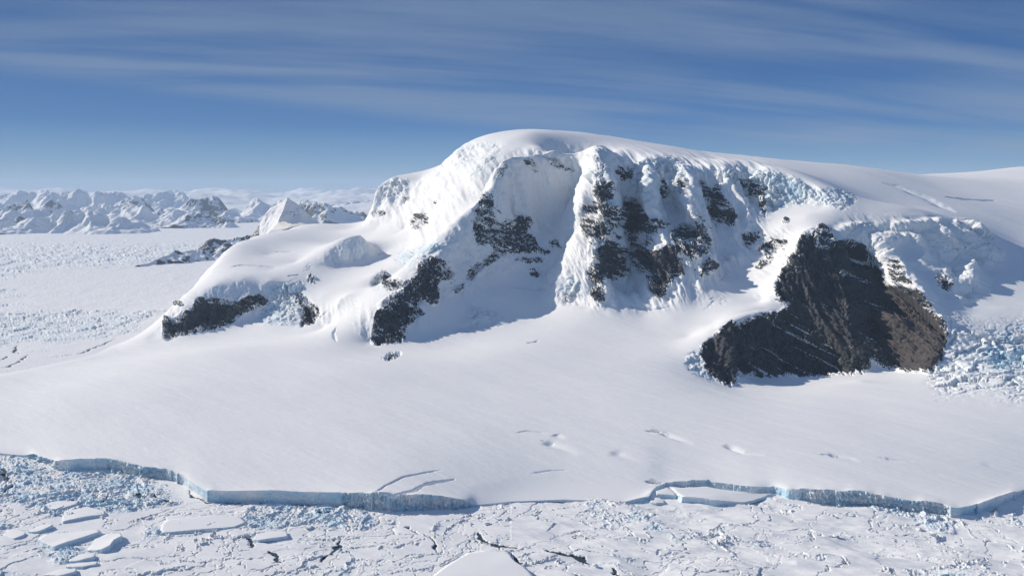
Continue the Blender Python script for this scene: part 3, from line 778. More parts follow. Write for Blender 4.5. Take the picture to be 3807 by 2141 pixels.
# seracs: blocky plates
wu = (X + .3 * Y) / 46 + .5 * tap(T_FBM, X / 400, Y / 400); wv = (Y * .7 + Z * .55) / 30 + .5 * tap(T_FBM2, X / 400, Y / 400)
pl, gap, cid = plates(wu, wv, 11, .7)
pl2, gap2, _ = plates(X / 15 + 3, (Y * .7 + Z * .7) / 14, 23, .8)
sw = sstep(.1, .7, se) * hid
FALL = msample(mask([(A5, K5, [(1850,940),(1900,870),(1990,1010),(2120,1000),(2500,880),(2500,1430),(2100,1310),(1770,1330),(1770,1210),(1850,1060)])], 11), PX, PY) * facing
pf, gf_, cf_ = plates((X + 14 * tap(T_FBM, X / 500, Y / 500)) / 62, (Y - .2 * X + 12 * tap(T_FBM2, X / 500, Y / 500)) / 25, 71, 1.0)
pf2, _, _ = plates(X / 22, Y / 15, 72, 1.0)
fa = FALL * (.5 + .5 * np.clip(tap(T_SMO, X / 1400, Y / 1400) + .8, 0, 1.8))
disp += fa * (13 * (pf - .5) - 10 * sstep(.22, .02, gf_) + 4 * (pf2 - .5))
amp_s = .55 + .6 * np.clip(tap(T_SMO, X / 900, Y / 900) + .3, 0, 1.6)
blk = amp_s * (19 * (pl - .5) - 9 * sstep(.2, 0, gap)) + 3.0 * (pl2 - .5)
lf1, lf2, lc, _, _ = worley(X / 110 + .3 * tap(T_FBM, X / 900, Y / 900), (Y * .8 + Z * .6) / 85, 55)
lump = msample(mask(LUMPS, 6), PX, PY) * facing * hid
disp += sstep(.1, .8, lump) * (34 * (1 - lf1 ** 2 * 1.3) * (.5 + lc) - 14 + 5 * (pl - .5))
disp += sw * blk * np.clip(se, 0, 1.2)
disp *= hid
X = X + N0[..., 0] * disp; Y = Y + N0[..., 1] * disp; Z = Z + N0[..., 2] * disp
N1 = normals(X, Y, Z)
# snow clings to the gentler facets of the rock
ledge = sstep(.30, .75, N1[..., 2] + .10 * fine)
band = tap(T_RDG, S_ / 1500, (Z + .18 * S_) / 300)
var = .22 * band + .27 * tap(T_MID, S_ / 520, (Z + .35 * S_) / 200) + .19 * tap(T_RGH, S_ / 240, (Z + .45 * S_) / 110) + .12 * strata
# snow lodged in the joints: thin veins, and scattered small outcrops around the big ones
vein = sstep(.30, .06, np.abs(tap(T_MID, (S_ + .5 * Z) / 620, (Z + .32 * S_) / 330 + .4)))
vein2 = sstep(.26, .05, np.abs(tap(T_MID, (S_ - .9 * Z) / 700 + .2, (Z + .9 * S_) / 900)))
spots = sstep(1.0, 1.7, tap(T_MID, (S_ + .2 * Z) / 560 + .7, (Z + .3 * S_) / 300))
var = var - .85 * vein - .55 * vein2 + .10
streak = sstep(1.55, 2.1, tap(T_MID, (S_ + 1.2 * Z) / 1100, (Z + .62 * S_) / 300))
rough_rock = rk + np.where(rk > .95, .2 * var - .9 * streak * (1 - .8 * br), var) * sstep(.05, .5, rk) - .46 * ledge * np.clip((1.15 - rk) * 2.2, .25, 1) + .21
ROCKA = np.clip(rough_rock, 0, 1) * sstep(.04, .2, rk)
spot_r = sstep(.55, 1.2, tap(T_MID, (S_ + .2 * Z) / 520 + .7, (Z + .3 * S_) / 260)) * sstep(.08, .28, rh) * sstep(.12, .25, 1 - N0[..., 2]) * sstep(.9, .6, rk)
ROCKA = np.maximum(ROCKA, .62 * spot_r * (1 - .6 * ledge))
ICEA = np.clip(ICE + bl * (.55 + .3 * tap(T_FBM, X / 500, Z / 300)) * sstep(.05, .25, 1 - N1[..., 2]) + sw * sstep(.12, .02, gap) * .45 + sw * .10 + FALL * (.12 + .3 * sstep(.2, .03, gf_)), 0, 1)
low_edge = Z

# front wall rows
wv_ = np.linspace(0, 1, NWALL)[None, :-1]
xw = az[:, None] * Y0[:, None] * np.ones_like(wv_); yw = Y0[:, None] * np.ones_like(wv_)
topz = Z[:, 0][:, None]
zw = -3 + (topz + 3) * wv_
u_ = pxs[:, None] / 700
rough = np.clip(topz / 12, 0, 1) * np.sin(wv_ * math.pi) ** .5
blkmask = ((pxs > 1270) & (pxs < 1440)) | ((pxs > 1450) & (pxs < 1760)) | ((pxs > 400) & (pxs < 620)) | ((pxs > 110) & (pxs < 216)) | ((pxs > 2980) & (pxs < 3530))
amp = np.where(blkmask, 3.2, 0.9)[:, None]
yw = yw + amp * rough * (tap(T_RGH, u_ * 1.4, zw / 190) + .6 * tap(T_MID, u_ * 2.2, zw / 800))
# a debris foot where the wall has broken
X = np.concatenate([xw, X], 1); Y = np.concatenate([yw, Y], 1); Z = np.concatenate([zw, Z], 1)
def padw(a, v): return np.concatenate([v * np.ones_like(xw), a], 1)
wall_ice = np.clip(.6 + .25 * tap(T_FBM, u_, zw / 100), 0, 1) * (wv_ < .93)
ICEA = padw(ICEA, wall_ice); ROCKA = padw(ROCKA, 0); br = padw(br, 0)
V = np.stack([X, Y, Z], -1).reshape(-1, 3)
nr_, nc_ = X.shape
FC = grid_faces(nr_, nc_)[:, ::-1]
PXa, PYa = project(X, Y, Z)
att = {'rock': ROCKA.ravel(), 'ice': ICEA.ravel(), 'brown': br.ravel(), 'water': np.zeros(X.size)}
# split the sheet into named pieces of ground
REG_BUT = mask([((0, 0), 1, [(2590,1300),(2660,1240),(2850,1165),(2880,1020),(2960,860),(3150,830),(3300,910),(3540,1220),(3500,1400),(3230,1400),(2700,1450),(2610,1400)])], 1)
REG_MTN = mask([((0, 0), 1, [(590,1290),(600,1100),(860,860),(1200,700),(1380,400),(3900,300),(4100,1300),(3560,1290),(3500,1400),(3250,1400),(2950,1410),(2720,1460),(2560,1350),(2300,1190),(2080,1200),(1600,1270),(1400,1340),(1280,1290),(1000,1240)])], 1)
fi = FC[:, 0]
pxf, pyf, yf = PXa.ravel()[fi], PYa.ravel()[fi], Y.ravel()[fi]
wallf = (fi % nc_) < NWALL - 1
but = (msample(REG_BUT, pxf, pyf) > .5) & (yf < 3100) & ~wallf
mt = ((msample(REG_MTN, pxf, pyf) > .5) | (yf > 3400)) & ~but & ~wallf
struct(sub_obj('snowfield', V, FC, ~but & ~mt & ~wallf, M_SNOW, att), 'smooth snow apron sloping from the mountain foot to the ice cliffs')
struct(sub_obj('mountain', V, FC, mt, M_SNOW, att), 'broad snow domed mountain with shaded rock ribs and seracs')
struct(sub_obj('rock_buttress', V, FC, but, M_SNOW, att), 'big dark bare rock buttress at the right foot of the mountain')
wall = sub_obj('ice_cliff', V, FC, wallf, M_SNOW, att)
struct(wall, 'pale blue ice cliff where the snow apron ends at the sea ice')

# ------------------------------------------------------------------ sea ice
def sea():
    nc, nr = 1800, 1300
    px = np.linspace(-640, 4560, nc)
    py = np.concatenate([np.linspace(2330, 1640, int(nr * .6)), np.linspace(1640, 900, int(nr * .32))[1:], np.linspace(900, 733, nr - int(nr * .6) - int(nr * .32) + 1)[1:]])
    A, B = np.meshgrid(px, py, indexing='ij')
    q = PZ(A, B, 0.0)
    X, Y = q[..., 0], q[..., 1]
    Z = np.zeros_like(X)
    wx = X + 22 * tap(T_FBM, X / 900, Y / 900); wy = Y + 22 * tap(T_FBM2, X / 900, Y / 900)
    # big plates separated by rubble seams (drawn out left-right as in a sheared pack)
    a = math.radians(-18)
    rx = wx * math.cos(a) - wy * math.sin(a); ry = wx * math.sin(a) + wy * math.cos(a)
    f1, f2, c, ox, oy = worley(rx / 125, ry / 66, 5)
    g1 = f2 - f1
    f1b, f2b, cb, oxb, oyb = worley(wx / 34, wy / 27, 41)
    g2 = f2b - f1b
    split = (c * 5.7) % 1 > np.where(A < 1900, .35, .8)                 # some plates are broken up further
    rub, rgap, rid = plates(wx / 6.5, wy / 6.5, 77, .9)
    rub2, _, _ = plates(wx / 3.2, wy / 3.2, 78, .9)
    patch = tap(T_FBM, X / 1500 + .3, Y / 1500 + .6)
    # regions of loose brash (photo polygons), rubble of the far sea and smooth fast ice
    BR = mask([((0, 1600), 1.982, [(0,180),(230,240),(430,310),(800,290),(1050,340),(1250,420),(1380,520),(1230,560),(900,600),(400,640),(300,560),(0,480)], 1.0),
               ((0, 1600), 1.982, [(1820,600),(2100,560),(2700,570),(2800,700),(2500,760),(2250,730),(1900,780),(1800,720)], .95),
               ((0, 1600), 1.982, [(0,640),(300,700),(1100,650),(1200,760),(1000,900),(700,980),(200,930),(0,860)], .45),
               ((2400, 1600), 1.831, [(1430,490),(2000,540),(2100,590),(2180,640),(2100,740),(1900,700),(1800,620),(1600,570)], .8),
               ((2400, 1600), 1.831, [(1570,700),(1800,720),(2000,760),(1700,770)], .7),
               ((0, 600), 1.811, [(0,1020),(300,1010),(700,1010),(1000,1010),(1080,1060),(900,1110),(600,1200),(400,1230),(0,1250)], .9),
               ((0, 600), 1.811, [(0,850),(150,860),(220,930),(100,970),(0,960)], .5),
               ((0, 600), 1.811, [(0,555),(1500,545),(1200,640),(940,705),(200,730),(0,790)], .9)], 5)
    SM = mask([((0, 600), 1.811, [(200,735),(940,712),(1460,690),(1350,860),(1100,980),(600,990),(250,960),(120,850),(140,760)]),
               ((0, 600), 1.811, [(0,540),(1811,540),(1811,200),(0,200)]),
               ((0, 600), 1.811, [(0,1260),(400,1240),(800,1160),(1080,1080),(1100,1250),(0,1440)], .8),
               ((0, 1600), 1.982, [(1080,350),(1230,350),(1380,420),(1500,530),(1300,520)], 1.0)], 6)
    b = msample(BR, A, B); s = msample(SM, A, B)
    s = np.where(B < 890, 1.0, s)
    b = np.where(B < 888, 0, b)
    far = sstep(2400, 4500, Y)
    near = 1 - far
    # plates
    rgt_ = sstep(1700, 2300, A)
    zt = (c - .5) * 1.4 + 1.0 * (((c * 9.1) % 1 - .5) * ox + ((c * 17.3) % 1 - .5) * oy) * 2
    zt += np.where(split, (cb - .5) * 1.2, 0)
    z1 = zt + .9 * tap(T_SMO, X / 700, Y / 500) + .12 * tap(T_FBM, X / 300, Y / 300)
    wseam = .03 + .05 * np.clip(tap(T_FBM2, X / 700, Y / 700), -.6, 2)
    seam = sstep(wseam + .04, wseam * .4, g1)
    seam2 = np.where(split, sstep(.08, .02, g2), 0) * sstep(.2, 1.0, patch)
    crk = np.where(split, sstep(.07, .03, g2), 0) * sstep(-.9, .0, tap(T_FBM2, X / 400, Y / 400)) * (1 - rgt_ * .7)
    crk = np.maximum(crk, sstep(.035, .014, g1))
    sm_ = np.maximum(seam, seam2 * .7)
    ridge = 2.6 * np.clip(tap(T_FBM, X / 900 + .1, Y / 900) + .1, 0, 2)
    z1 += sm_ * (rub * 2.2 + rub2 * 1.1 - 1.3 + ridge * rub) - 2.4 * crk * (1 - sm_ * .6)
    # sastrugi drifts: long low streaks
    rgt = sstep(1700, 2300, A)
    dr = tap(T_RDG, (X * .9 - Y * .43) / 1900, (X * .43 + Y * .9) / 420)
    z1 += (.5 + 1.1 * rgt) * tap(T_SMO, (X * .9 - Y * .43) / 900, (X * .43 + Y * .9) / 230) + (.5 + 1.7 * rgt) * (.5 - np.abs(dr))
    # brash
    big, bgap, bid = plates(wx / 15, wy / 15, 90, 1.0)
    z2 = rub * 3.0 + rub2 * 1.4 + np.where(bid > .72, big * 4.0, 0) - 2.4
    # far pack: coarser
    big2, bg2, bi2 = plates(wx / 48, wy / 95, 91, .8)
    med2, _, mi2 = plates(wx / 20, wy / 30, 92, 1.0)
    z3 = med2 * 3.5 + np.where(bi2 > .45, big2 * 9, 0) - 6 * sstep(.12, .02, bg2) - 2
    vfar = sstep(4500, 6500, Y)
    hug, _, hi2 = plates(wx / 75, wy / 160, 93, 1.0)
    z3 = z3 * (1 - vfar) + (hug * 13 * (hi2 > .35) - 2) * vfar
    z2 = z2 * near + z3 * far
    plain = tap(T_FBM, X / 3000, Y / 3000) * .8 + far * (.9 * np.clip(tap(T_MID, X / 1500, Y / 2500), -1, 3))
    z1 = z1 * near + plain * far + far * .5 * (med2 * (tap(T_FBM2, X / 2500, Y / 2500) > .4) * 4)
    bb = sstep(.3, .55, b + .22 * patch)
    z = z1 * (1 - bb) + z2 * bb
    z = z * (1 - s) + (.5 + plain) * s
    # dark leads
    LEAD = [((1200, 1600), 1.982, [(1130,745),(1150,780),(1210,820),(1290,850),(1430,858)], 3.4), ((1200, 1600), 1.982, [(1650,880),(1760,900),(1880,930),(1950,965)], 3.2),
            ((1200, 1600), 1.982, [(640,725),(700,760),(790,805),(830,850),(850,900)], 1.6), ((1200, 1600), 1.982, [(0,950),(60,890),(120,850),(130,810)], 1.8),
            ((0, 1600), 1.982, [(0,265),(40,300),(10,345),(80,375)], 3.6), ((0, 1600), 1.982, [(70,400),(60,440),(100,470)], 2.4), ((0, 1600), 1.982, [(1150,465),(1210,510),(1260,525),(1360,532)], 2.6),
            ((0, 1600), 1.982, [(1360,425),(1430,490),(1530,527),(2000,531),(2300,540),(2576,556),(2850,590)], 1.7),
            ((0, 1600), 1.982, [(2000,890),(2050,940),(2060,980)], 2.4), ((0, 1600), 1.982, [(2380,970),(2430,900),(2500,840)], 2.0), ((0, 1600), 1.982, [(1810,780),(1870,850)], 2.2),
            ((0, 1600), 1.982, [(750,540),(760,510),(800,480)], 2.0), ((0, 1600), 1.982, [(1000,500),(1030,460)], 2.0),
            ((0, 600), 1.811, [(110,1240),(95,1280),(130,1290)], 3.2), ((0, 600), 1.811, [(190,1300),(140,1340),(60,1380),(0,1390)], 2.6), ((0, 600), 1.811, [(0,1340),(60,1310)], 2.6),
            ((0, 600), 1.811, [(300,1330),(560,1290),(620,1260),(780,1190)], 2.4),
            ((1200, 1600), 1.982, [(1390,900),(1430,960),(1590,990)], 2.2), ((1200, 1600), 1.982, [(2130,1010),(2170,1060),(2180,1090)], 2.4),
            ((1200, 1600), 1.982, [(620,720),(660,710)], 2.4), ((2400, 1600), 1.831, [(1740,548),(1840,556)], 1.2)]
    wat = np.zeros_like(Z)
    for o_, k_, pts, w in LEAD:
        p = np.array(pts, float) / k_ + np.array(o_, float)
        q2 = PZ(p[:, 0], p[:, 1], 0.0)[:, :2]
        m = (X > q2[:, 0].min() - 40) & (X < q2[:, 0].max() + 40) & (Y > q2[:, 1].min() - 40) & (Y < q2[:, 1].max() + 40)
        d, sd2, pr = seg_dist(X[m] + 3.0 * tap(T_FBM, X[m] / 260, Y[m] / 260), Y[m] + 3.0 * tap(T_FBM, Y[m] / 260, X[m] / 260), q2)
        ww = 1.25 * w * (0.35 + np.clip(np.minimum(pr, 1 - pr) * 4, 0, 1)) * (1 + .35 * tap(T_FBM, X[m] / 160, Y[m] / 160))
        g = sstep(ww + 1.0, ww * .8, d)
        wat[m] = np.maximum(wat[m], g)
    # thin dark cracks along some seams
    thin = sstep(.016, .004, g1) * (tap(T_FBM2, X / 600 + .4, Y / 600) > .9) * near * (1 - s)
    wat = np.maximum(wat, thin * .8)
    wat = np.maximum(wat, crk * .43 * near * (1 - bb) * (1 - s))
    z = z * (1 - wat) - 3.0 * wat
    ice = np.clip(bb * (.22 + .30 * (bid > .6) + .18 * tap(T_FBM, X / 300, Y / 300)) + seam * .12 * near, 0, .8) * (1 - s)
    ice = ice * (1 - .65 * far)
    V = np.stack([X, Y, z], -1).reshape(-1, 3)
    f = grid_faces(nc, X.shape[1])[:, ::-1]
    o = mesh_obj('sea_ice', V, f, M_SEA, {'rock': np.zeros(X.size), 'ice': ice.ravel(), 'brown': np.zeros(X.size), 'water': wat.ravel()})
    struct(o, 'snow covered pack ice with pressure ridges, brash and dark leads')
sea()

# ------------------------------------------------------------------ far country: every mountain a piece of ground of its own
def ridge_hill(name, label, crest, slope=.55, seed=0, o=(0, 600), k=1.811, n=190, rocky=.5, wide=1.0, sharp=.17, foot=-20.0):
    c = np.array([P(a / k + o[0], b / k + o[1], d) for a, b, d in crest])
    rad = c[:, 2].max() / slope * 1.25 * wide
    x0, y0 = c[:, :2].min(0) - rad; x1, y1 = c[:, :2].max(0) + rad
    nx = n; ny = n
    X, Y = np.meshgrid(np.linspace(x0, x1, nx), np.linspace(y0, y1, ny), indexing='ij')
    sc_ = max(c[:, 2].max(), 60)
    wx = X + sc_ * .2 * tap(T_FBM, X / (sc_ * 14) + seed * .37, Y / (sc_ * 14)); wy = Y + sc_ * .35 * tap(T_FBM2, X / (sc_ * 14), Y / (sc_ * 14) + seed * .21)
    Z = np.full(X.shape, -1e9)
    for i in range(len(c) - 1):
        a, b = c[i], c[i + 1]
        d = b[:2] - a[:2]; l2 = (d ** 2).sum()
        t = np.clip(((wx - a[0]) * d[0] + (wy - a[1]) * d[1]) / l2, 0, 1)
        e = np.hypot(wx - a[0] - t * d[0], wy - a[1] - t * d[1])
        zc_ = a[2] + (b[2] - a[2]) * t
        f = e / (sc_ / slope)
        Z = np.maximum(Z, zc_ - sc_ * (f * (1 - .35 * np.clip(f, 0, 1))) * 1.25)
    r1 = tap(T_FAR, X / (sc_ * 9) + seed * .13, Y / (sc_ * 26)); r1b = tap(T_RDG, X / (sc_ * 12) + seed * .3, Y / (sc_ * 20))
    r2 = tap(T_FBM, X / (sc_ * 5) + seed * .5, Y / (sc_ * 5))
    h = np.clip(Z / sc_, 0, 1)
    Z = Z + sc_ * sharp * (1.7 * (.5 - np.abs(r1)) + .35 * (.5 - np.abs(r1b))) * np.clip(h * 1.6, .0, 1) * (1 - .6 * h) + sc_ * .02 * r2 * np.clip(h * 2, 0, 1)
    V = np.stack([X, Y, np.maximum(Z, foot)], -1).reshape(-1, 3)
    f = grid_faces(nx, ny)
    f = f[:, ::-1]
    keep = (V[f][:, :, 2].max(1) > foot + .5)
    N = normals(X, Y, Z)
    st = 1 - N[..., 2]
    rk_ = np.clip(sstep(.22, .5, st + .05 * r2) * rocky * .95, 0, 1)
    at_ = {'rock': rk_.ravel(), 'ice': np.zeros(X.size), 'brown': np.zeros(X.size), 'water': np.zeros(X.size)}
    return struct(sub_obj(name, V, f, keep, M_SNOW, at_), label)
def Yc(pts, d): return [(a, b, d) for a, b in pts]
HILLS = [
 ('far snow mountain with a long rounded summit at the left edge', Yc([(-300,230),(0,212),(60,205),(190,180),(260,193),(350,200),(450,222)], 23000), .5, .45),
 ('far flat topped snow mountain with a blue shaded side', Yc([(450,200),(540,198),(620,195),(720,206),(790,238),(830,262)], 22000), .6, .45),
 ('low dark peak between the far snow mountains', Yc([(860,250),(895,228),(955,242),(990,262)], 20000), .6, .6),
 ('chain of small white summits on the far skyline', Yc([(980,240),(1050,212),(1130,202),(1200,224),(1290,244)], 24000), .5, .4),
 ('steep blue shaded mountain with twin summits on the far skyline', Yc([(1180,292),(1240,244),(1310,266),(1350,236),(1400,250),(1425,232),(1480,240),(1520,285),(1560,310)], 17500), .75, .6),
 ('pale summits left of the pyramid peak', Yc([(1540,300),(1640,290),(1690,250),(1735,240),(1811,262),(1900,280)], 20000), .55, .5),
 ('dark sharp peak right of the pyramid peak', Yc([(1990,300),(2050,280),(2115,250),(2200,285),(2260,318),(2380,350)], 15500), .6, .6),
 ('faint snow ridge behind the left shoulder of the mountain', Yc([(2250,275),(2330,262),(2440,265),(2600,280)], 24000), .45, .3),
 ('dark sided hill at the left edge of the far shore', Yc([(-150,400),(0,368),(50,362),(150,412),(235,462)], 13200), .6, .75),
 ('broad white hill with a dark notch on the far shore', Yc([(300,345),(420,352),(500,338),(590,330),(700,338),(800,385),(900,412),(980,450),(1040,480)], 13000), .5, .5),
 ('long white hill with scattered rocks behind the far shore', Yc([(740,330),(850,282),(1000,302),(1100,325),(1300,345)], 15500), .5, .4),
 ('hill with a dark rock face on the far shore', Yc([(1290,330),(1340,338),(1420,375),(1500,365),(1560,400),(1620,440)], 14800), .7, .8),
 ('white foothill under the far flat topped mountain', Yc([(520,320),(570,286),(640,300),(760,268),(810,262)], 19000), .5, .4),
 ('blue shaded spur below the long rounded summit', Yc([(60,300),(110,268),(165,262),(240,300),(310,318),(385,255),(430,290),(500,325)], 17500), .65, .6),
 ('low white foothill at the left edge', Yc([(-100,320),(60,340),(150,330),(250,330),(330,360)], 15000), .4, .4),
]
for i, (lb, cr, sl, rc_) in enumerate(HILLS):
    ridge_hill('distant_mountain', lb, cr, sl, i + 1, rocky=rc_)
ridge_hill('coastal_ridge', 'low blue shaded rock ridge running into the sea ice behind the left spur', [(925,700,6850),(1050,650,7180),(1200,607,7400),(1390,562,7680),(1430,522,7760),(1530,490,7820),(1580,505,7840),(1660,495,7860),(1900,470,7900)], .62, 31, rocky=1.15, n=300, sharp=.13)
# rising snow country under and behind them
def far_land():
    px = np.linspace(-300, 4100, 500); d = np.geomspace(14500, 60000, 220)
    A, D = np.meshgrid(px, d, indexing='ij')
    X = (A - W / 2) / F * D; Y = D
    t = sstep(14500, 40000, D)
    Z = -12 + 430 * t + (30 + 130 * t) * tap(T_FBM, X / 26000, Y / 26000) * sstep(15000, 20000, D) - 2000 * sstep(50000, 60000, D)
    V = np.stack([X, Y, Z], -1).reshape(-1, 3)
    z0 = np.zeros(X.size)
    struct(mesh_obj('far_snow_country', V, grid_faces(*X.shape)[:, ::-1], M_SNOW, {'rock': z0, 'ice': z0, 'brown': z0, 'water': z0}), 'far rolling snow country below the skyline')
far_land()

# ------------------------------------------------------------------ air
def haze():
    x0, x1, y0, y1, z0, z1 = -45000, 60000, -1500, 62000, -2100, 1400
    V = np.array([(x, y, z) for x in (x0, x1) for y in (y0, y1) for z in (z0, z1)], float)
    Fq = np.array([(0, 1, 3, 2), (4, 6, 7, 5), (0, 4, 5, 1), (2, 3, 7, 6), (0, 2, 6, 4), (1, 5, 7, 3)])
    m = bpy.data.materials.new('air'); m.use_nodes = True
    t = m.node_tree; t.nodes.clear()
    o = t.nodes.new('ShaderNodeOutputMaterial'); v = t.nodes.new('ShaderNodeVolumePrincipled')
    v.inputs['Color'].default_value = (0.60, 0.76, 0.95, 1); v.inputs['Density'].default_value = 1.9e-5
    v.inputs['Anisotropy'].default_value = 0.0
    t.links.new(v.outputs[0], o.inputs['Volume'])
    ob = mesh_obj('haze', V, Fq, m, smooth=False)
    ob['kind'] = 'stuff'; ob['label'] = 'thin blue air fading the far mountains'
haze()

# ------------------------------------------------------------------ loose ice: slabs and blocks
ICE_ZERO = None
def ice_mesh(name, V, Fl, ice, smooth=False):
    me = bpy.data.meshes.new(name)
    me.from_pydata([tuple(v) for v in V], [], Fl)
    for n, a in (('rock', 0), ('ice', ice), ('brown', 0), ('water', 0)):
        at = me.attributes.new(n, 'FLOAT', 'POINT')
        at.data.foreach_set('value', np.broadcast_to(np.asarray(a, np.float32), (len(V),)).copy())
    me.materials.append(M_SNOW)
    me.polygons.foreach_set('use_smooth', np.full(len(me.polygons), smooth, bool))
    me.update()
    return me
def slab(name, label, cat, o, k, pts, group=None, rough=.8, seed=0, dome=.5):
    """a snow-topped slab: top outline in photo pixels with a height for every corner, sides dropping into the pack"""
    r = np.random.default_rng(seed + 100)
    top = np.array([PZ(a / k + o[0], b / k + o[1], z) for a, b, z in pts])
    ring = []
    n = len(top)
    for i in range(n):
        a, b = top[i], top[(i + 1) % n]
        m = max(1, int(np.hypot(*(b - a)[:2]) / 3.5))
        for j in range(m):
            p = a + (b - a) * j / m
            p = p + np.array([*(r.normal(0, rough, 2)), r.normal(0, rough * .3)]) * (1 if j else .5)
            ring.append(p)
    ring = np.array(ring); m = len(ring); cen = ring.mean(0)
    kz = max(2, m // 14); zs = np.mean([np.roll(ring, q_, axis=0) for q_ in range(-kz, kz + 1)], axis=0)
    lv = []
    for f, zf, ic in ((1.03, -1.5, .7), (1.01, .35, .6), (1.0, .75, .5), (1.0, 1.0, .12), (.93, 1.03, 0.0), (.5, 1.0, 0.0)):
        q = cen + (ring - cen) * f
        if zf < 0: q[:, 2] = -1.5
        elif zf < 1: q[:, :2] += r.normal(0, rough * .7, (m, 2)); q[:, 2] = ring[:, 2] * zf
        else:
            if f < .95: q = cen + (zs * (1 - f * .0) - cen) * f if f < .8 else cen + ((ring + zs) / 2 - cen) * f
            q[:, 2] = (cen[2] + (zs[:, 2] - cen[2]) * f) + (zf - 1) * 8 * dome + (dome if f < .8 else 0)
        lv.append((q, ic))
    V = [v for q, _ in lv for v in q] + [cen + np.array([0, 0, dome])]
    ice = [ic for q, ic in lv for _ in range(m)] + [0]
    Fl = []
    for L_ in range(len(lv) - 1):
        for i in range(m):
            j = (i + 1) % m
            Fl.append((L_ * m + i, L_ * m + j, (L_ + 1) * m + j, (L_ + 1) * m + i))
    b0 = (len(lv) - 1) * m
    for i in range(m): Fl.append((b0 + i, b0 + (i + 1) % m, len(V) - 1))
    V = np.array(V)
    org = np.array([cen[0], cen[1], 0.0])
    # keep outward winding
    ar = np.sum(ring[:, 0] * np.roll(ring[:, 1], -1) - np.roll(ring[:, 0], -1) * ring[:, 1])
    if ar < 0: Fl = [tuple(reversed(f)) for f in Fl]
    me_ = ice_mesh(name, V - org, Fl, ice)
    me_.polygons.foreach_set('use_smooth', np.arange(len(Fl)) >= 3 * m)
    ob = bpy.data.objects.new(name, me_)
    ob.location = org; col.objects.link(ob)
    return tag(ob, label, cat, group)
C6 = (0, 1600); C7 = (1200, 1600); C8 = (2400, 1600); C9 = (2250, 1740); K9 = 3.435; KR = 1.831; K6 = 1.982
SG = 'tilted snow slabs in the pack ice'
SL = [
 ('snow slab with a blue shaded edge, nearest the left ice cliff', C6, K6, [(330,530,1),(380,500,1.5),(470,522,3),(585,516,4.5),(560,540,5),(430,580,4),(370,572,1.5)]),
 ('pale domed snow slab with a long blue lower edge at the left', C6, K6, [(455,655,1.5),(475,600,1),(560,548,2),(650,560,3),(775,592,4.5),(782,614,5),(640,630,5),(465,668,3.5)]),
 ('longest tilted slab with a straight dark blue lower edge', C6, K6, [(280,800,1),(330,762,1),(560,745,1.5),(725,728,5),(745,740,7.5),(560,800,7.5),(400,848,7),(385,855,4)]),
 ('steep white slab with a dark blue broken end beside the longest slab', C6, K6, [(640,886,1),(700,800,1.5),(790,760,3),(885,752,6),(900,775,10),(835,800,11),(810,845,11),(745,875,8)]),
 ('large flat rectangular floe with a thin straight blue lower edge', C6, K6, [(1180,755,3),(1190,690,2.4),(1225,658,2),(1560,622,2),(1780,636,2),(1822,676,2.6),(1740,708,3.4),(1450,728,3.6)]),
 ('small lens shaped snow slab right of the large flat floe', C6, K6, [(1862,800,1.5),(1890,760,1.5),(2000,742,2),(2110,738,3),(2122,776,4),(2040,786,4),(1900,806,3)]),
 ('rounded snow slab at the left edge with a shaded foot', C6, K6, [(18,770,1),(60,728,1.5),(150,728,3),(188,750,5),(180,765,5.5),(100,795,4.5)]),
 ('small narrow slab between the left edge and the longest slab', C6, K6, [(210,745,1),(290,700,2),(375,683,4),(388,694,5),(330,722,4.5),(280,742,3)]),
 ('grey topped wedge slab below the steep white slab', C6, K6, [(500,962,1),(590,908,2.5),(690,900,5),(700,925,5),(560,960,3)]),
 ('low white slab under the grey topped wedge slab', C6, K6, [(485,1000,1),(560,975,1),(720,962,3),(712,982,3.5),(600,1000,3.5)]),
 ('lowest narrow slab at the bottom left', C6, K6, [(325,1062,1),(420,1026,1),(560,1012,3),(562,1034,4),(440,1066,4)]),
 ('big smooth snow covered floe at the bottom centre', C7, K6, [(760,1110,3),(900,1000,2),(1060,903,2),(1200,880,2),(1378,893,4),(1400,940,6),(1440,975,6),(1500,1010,5),(1560,1072,4),(1540,1120,4)]),
]
for i, (lb, o_, k_, p_) in enumerate(SL):
    slab('ice_slab', lb, 'ice slab', o_, k_, p_, SG, seed=i, rough=.5)
slab('ice_slab', 'pointed pale slab broken off below the right ice cliff', 'ice slab', C9, K9, [(650,290,9),(800,243,9),(880,315,9),(905,345,8),(780,332,9),(660,330,9)], seed=30, rough=.4)
slab('ice_slab', 'very long broken off slab with a blue front, below the right ice cliff', 'ice slab', C9, K9, [(838,258,8),(1090,243,9),(1300,232,8),(1500,270,7),(1900,318,5),(2160,325,2),(1950,400,1),(1800,445,2),(1560,425,7),(1400,402,12),(1260,380,13),(1060,362,13),(985,360,13)], seed=31, rough=.5)
slab('ice_block', 'half dome ice block at the tip of the broken off slabs', 'ice block', C9, K9, [(570,425,1.5),(640,370,5),(700,372,5),(765,440,1.5),(650,440,2)], seed=32, rough=.3)

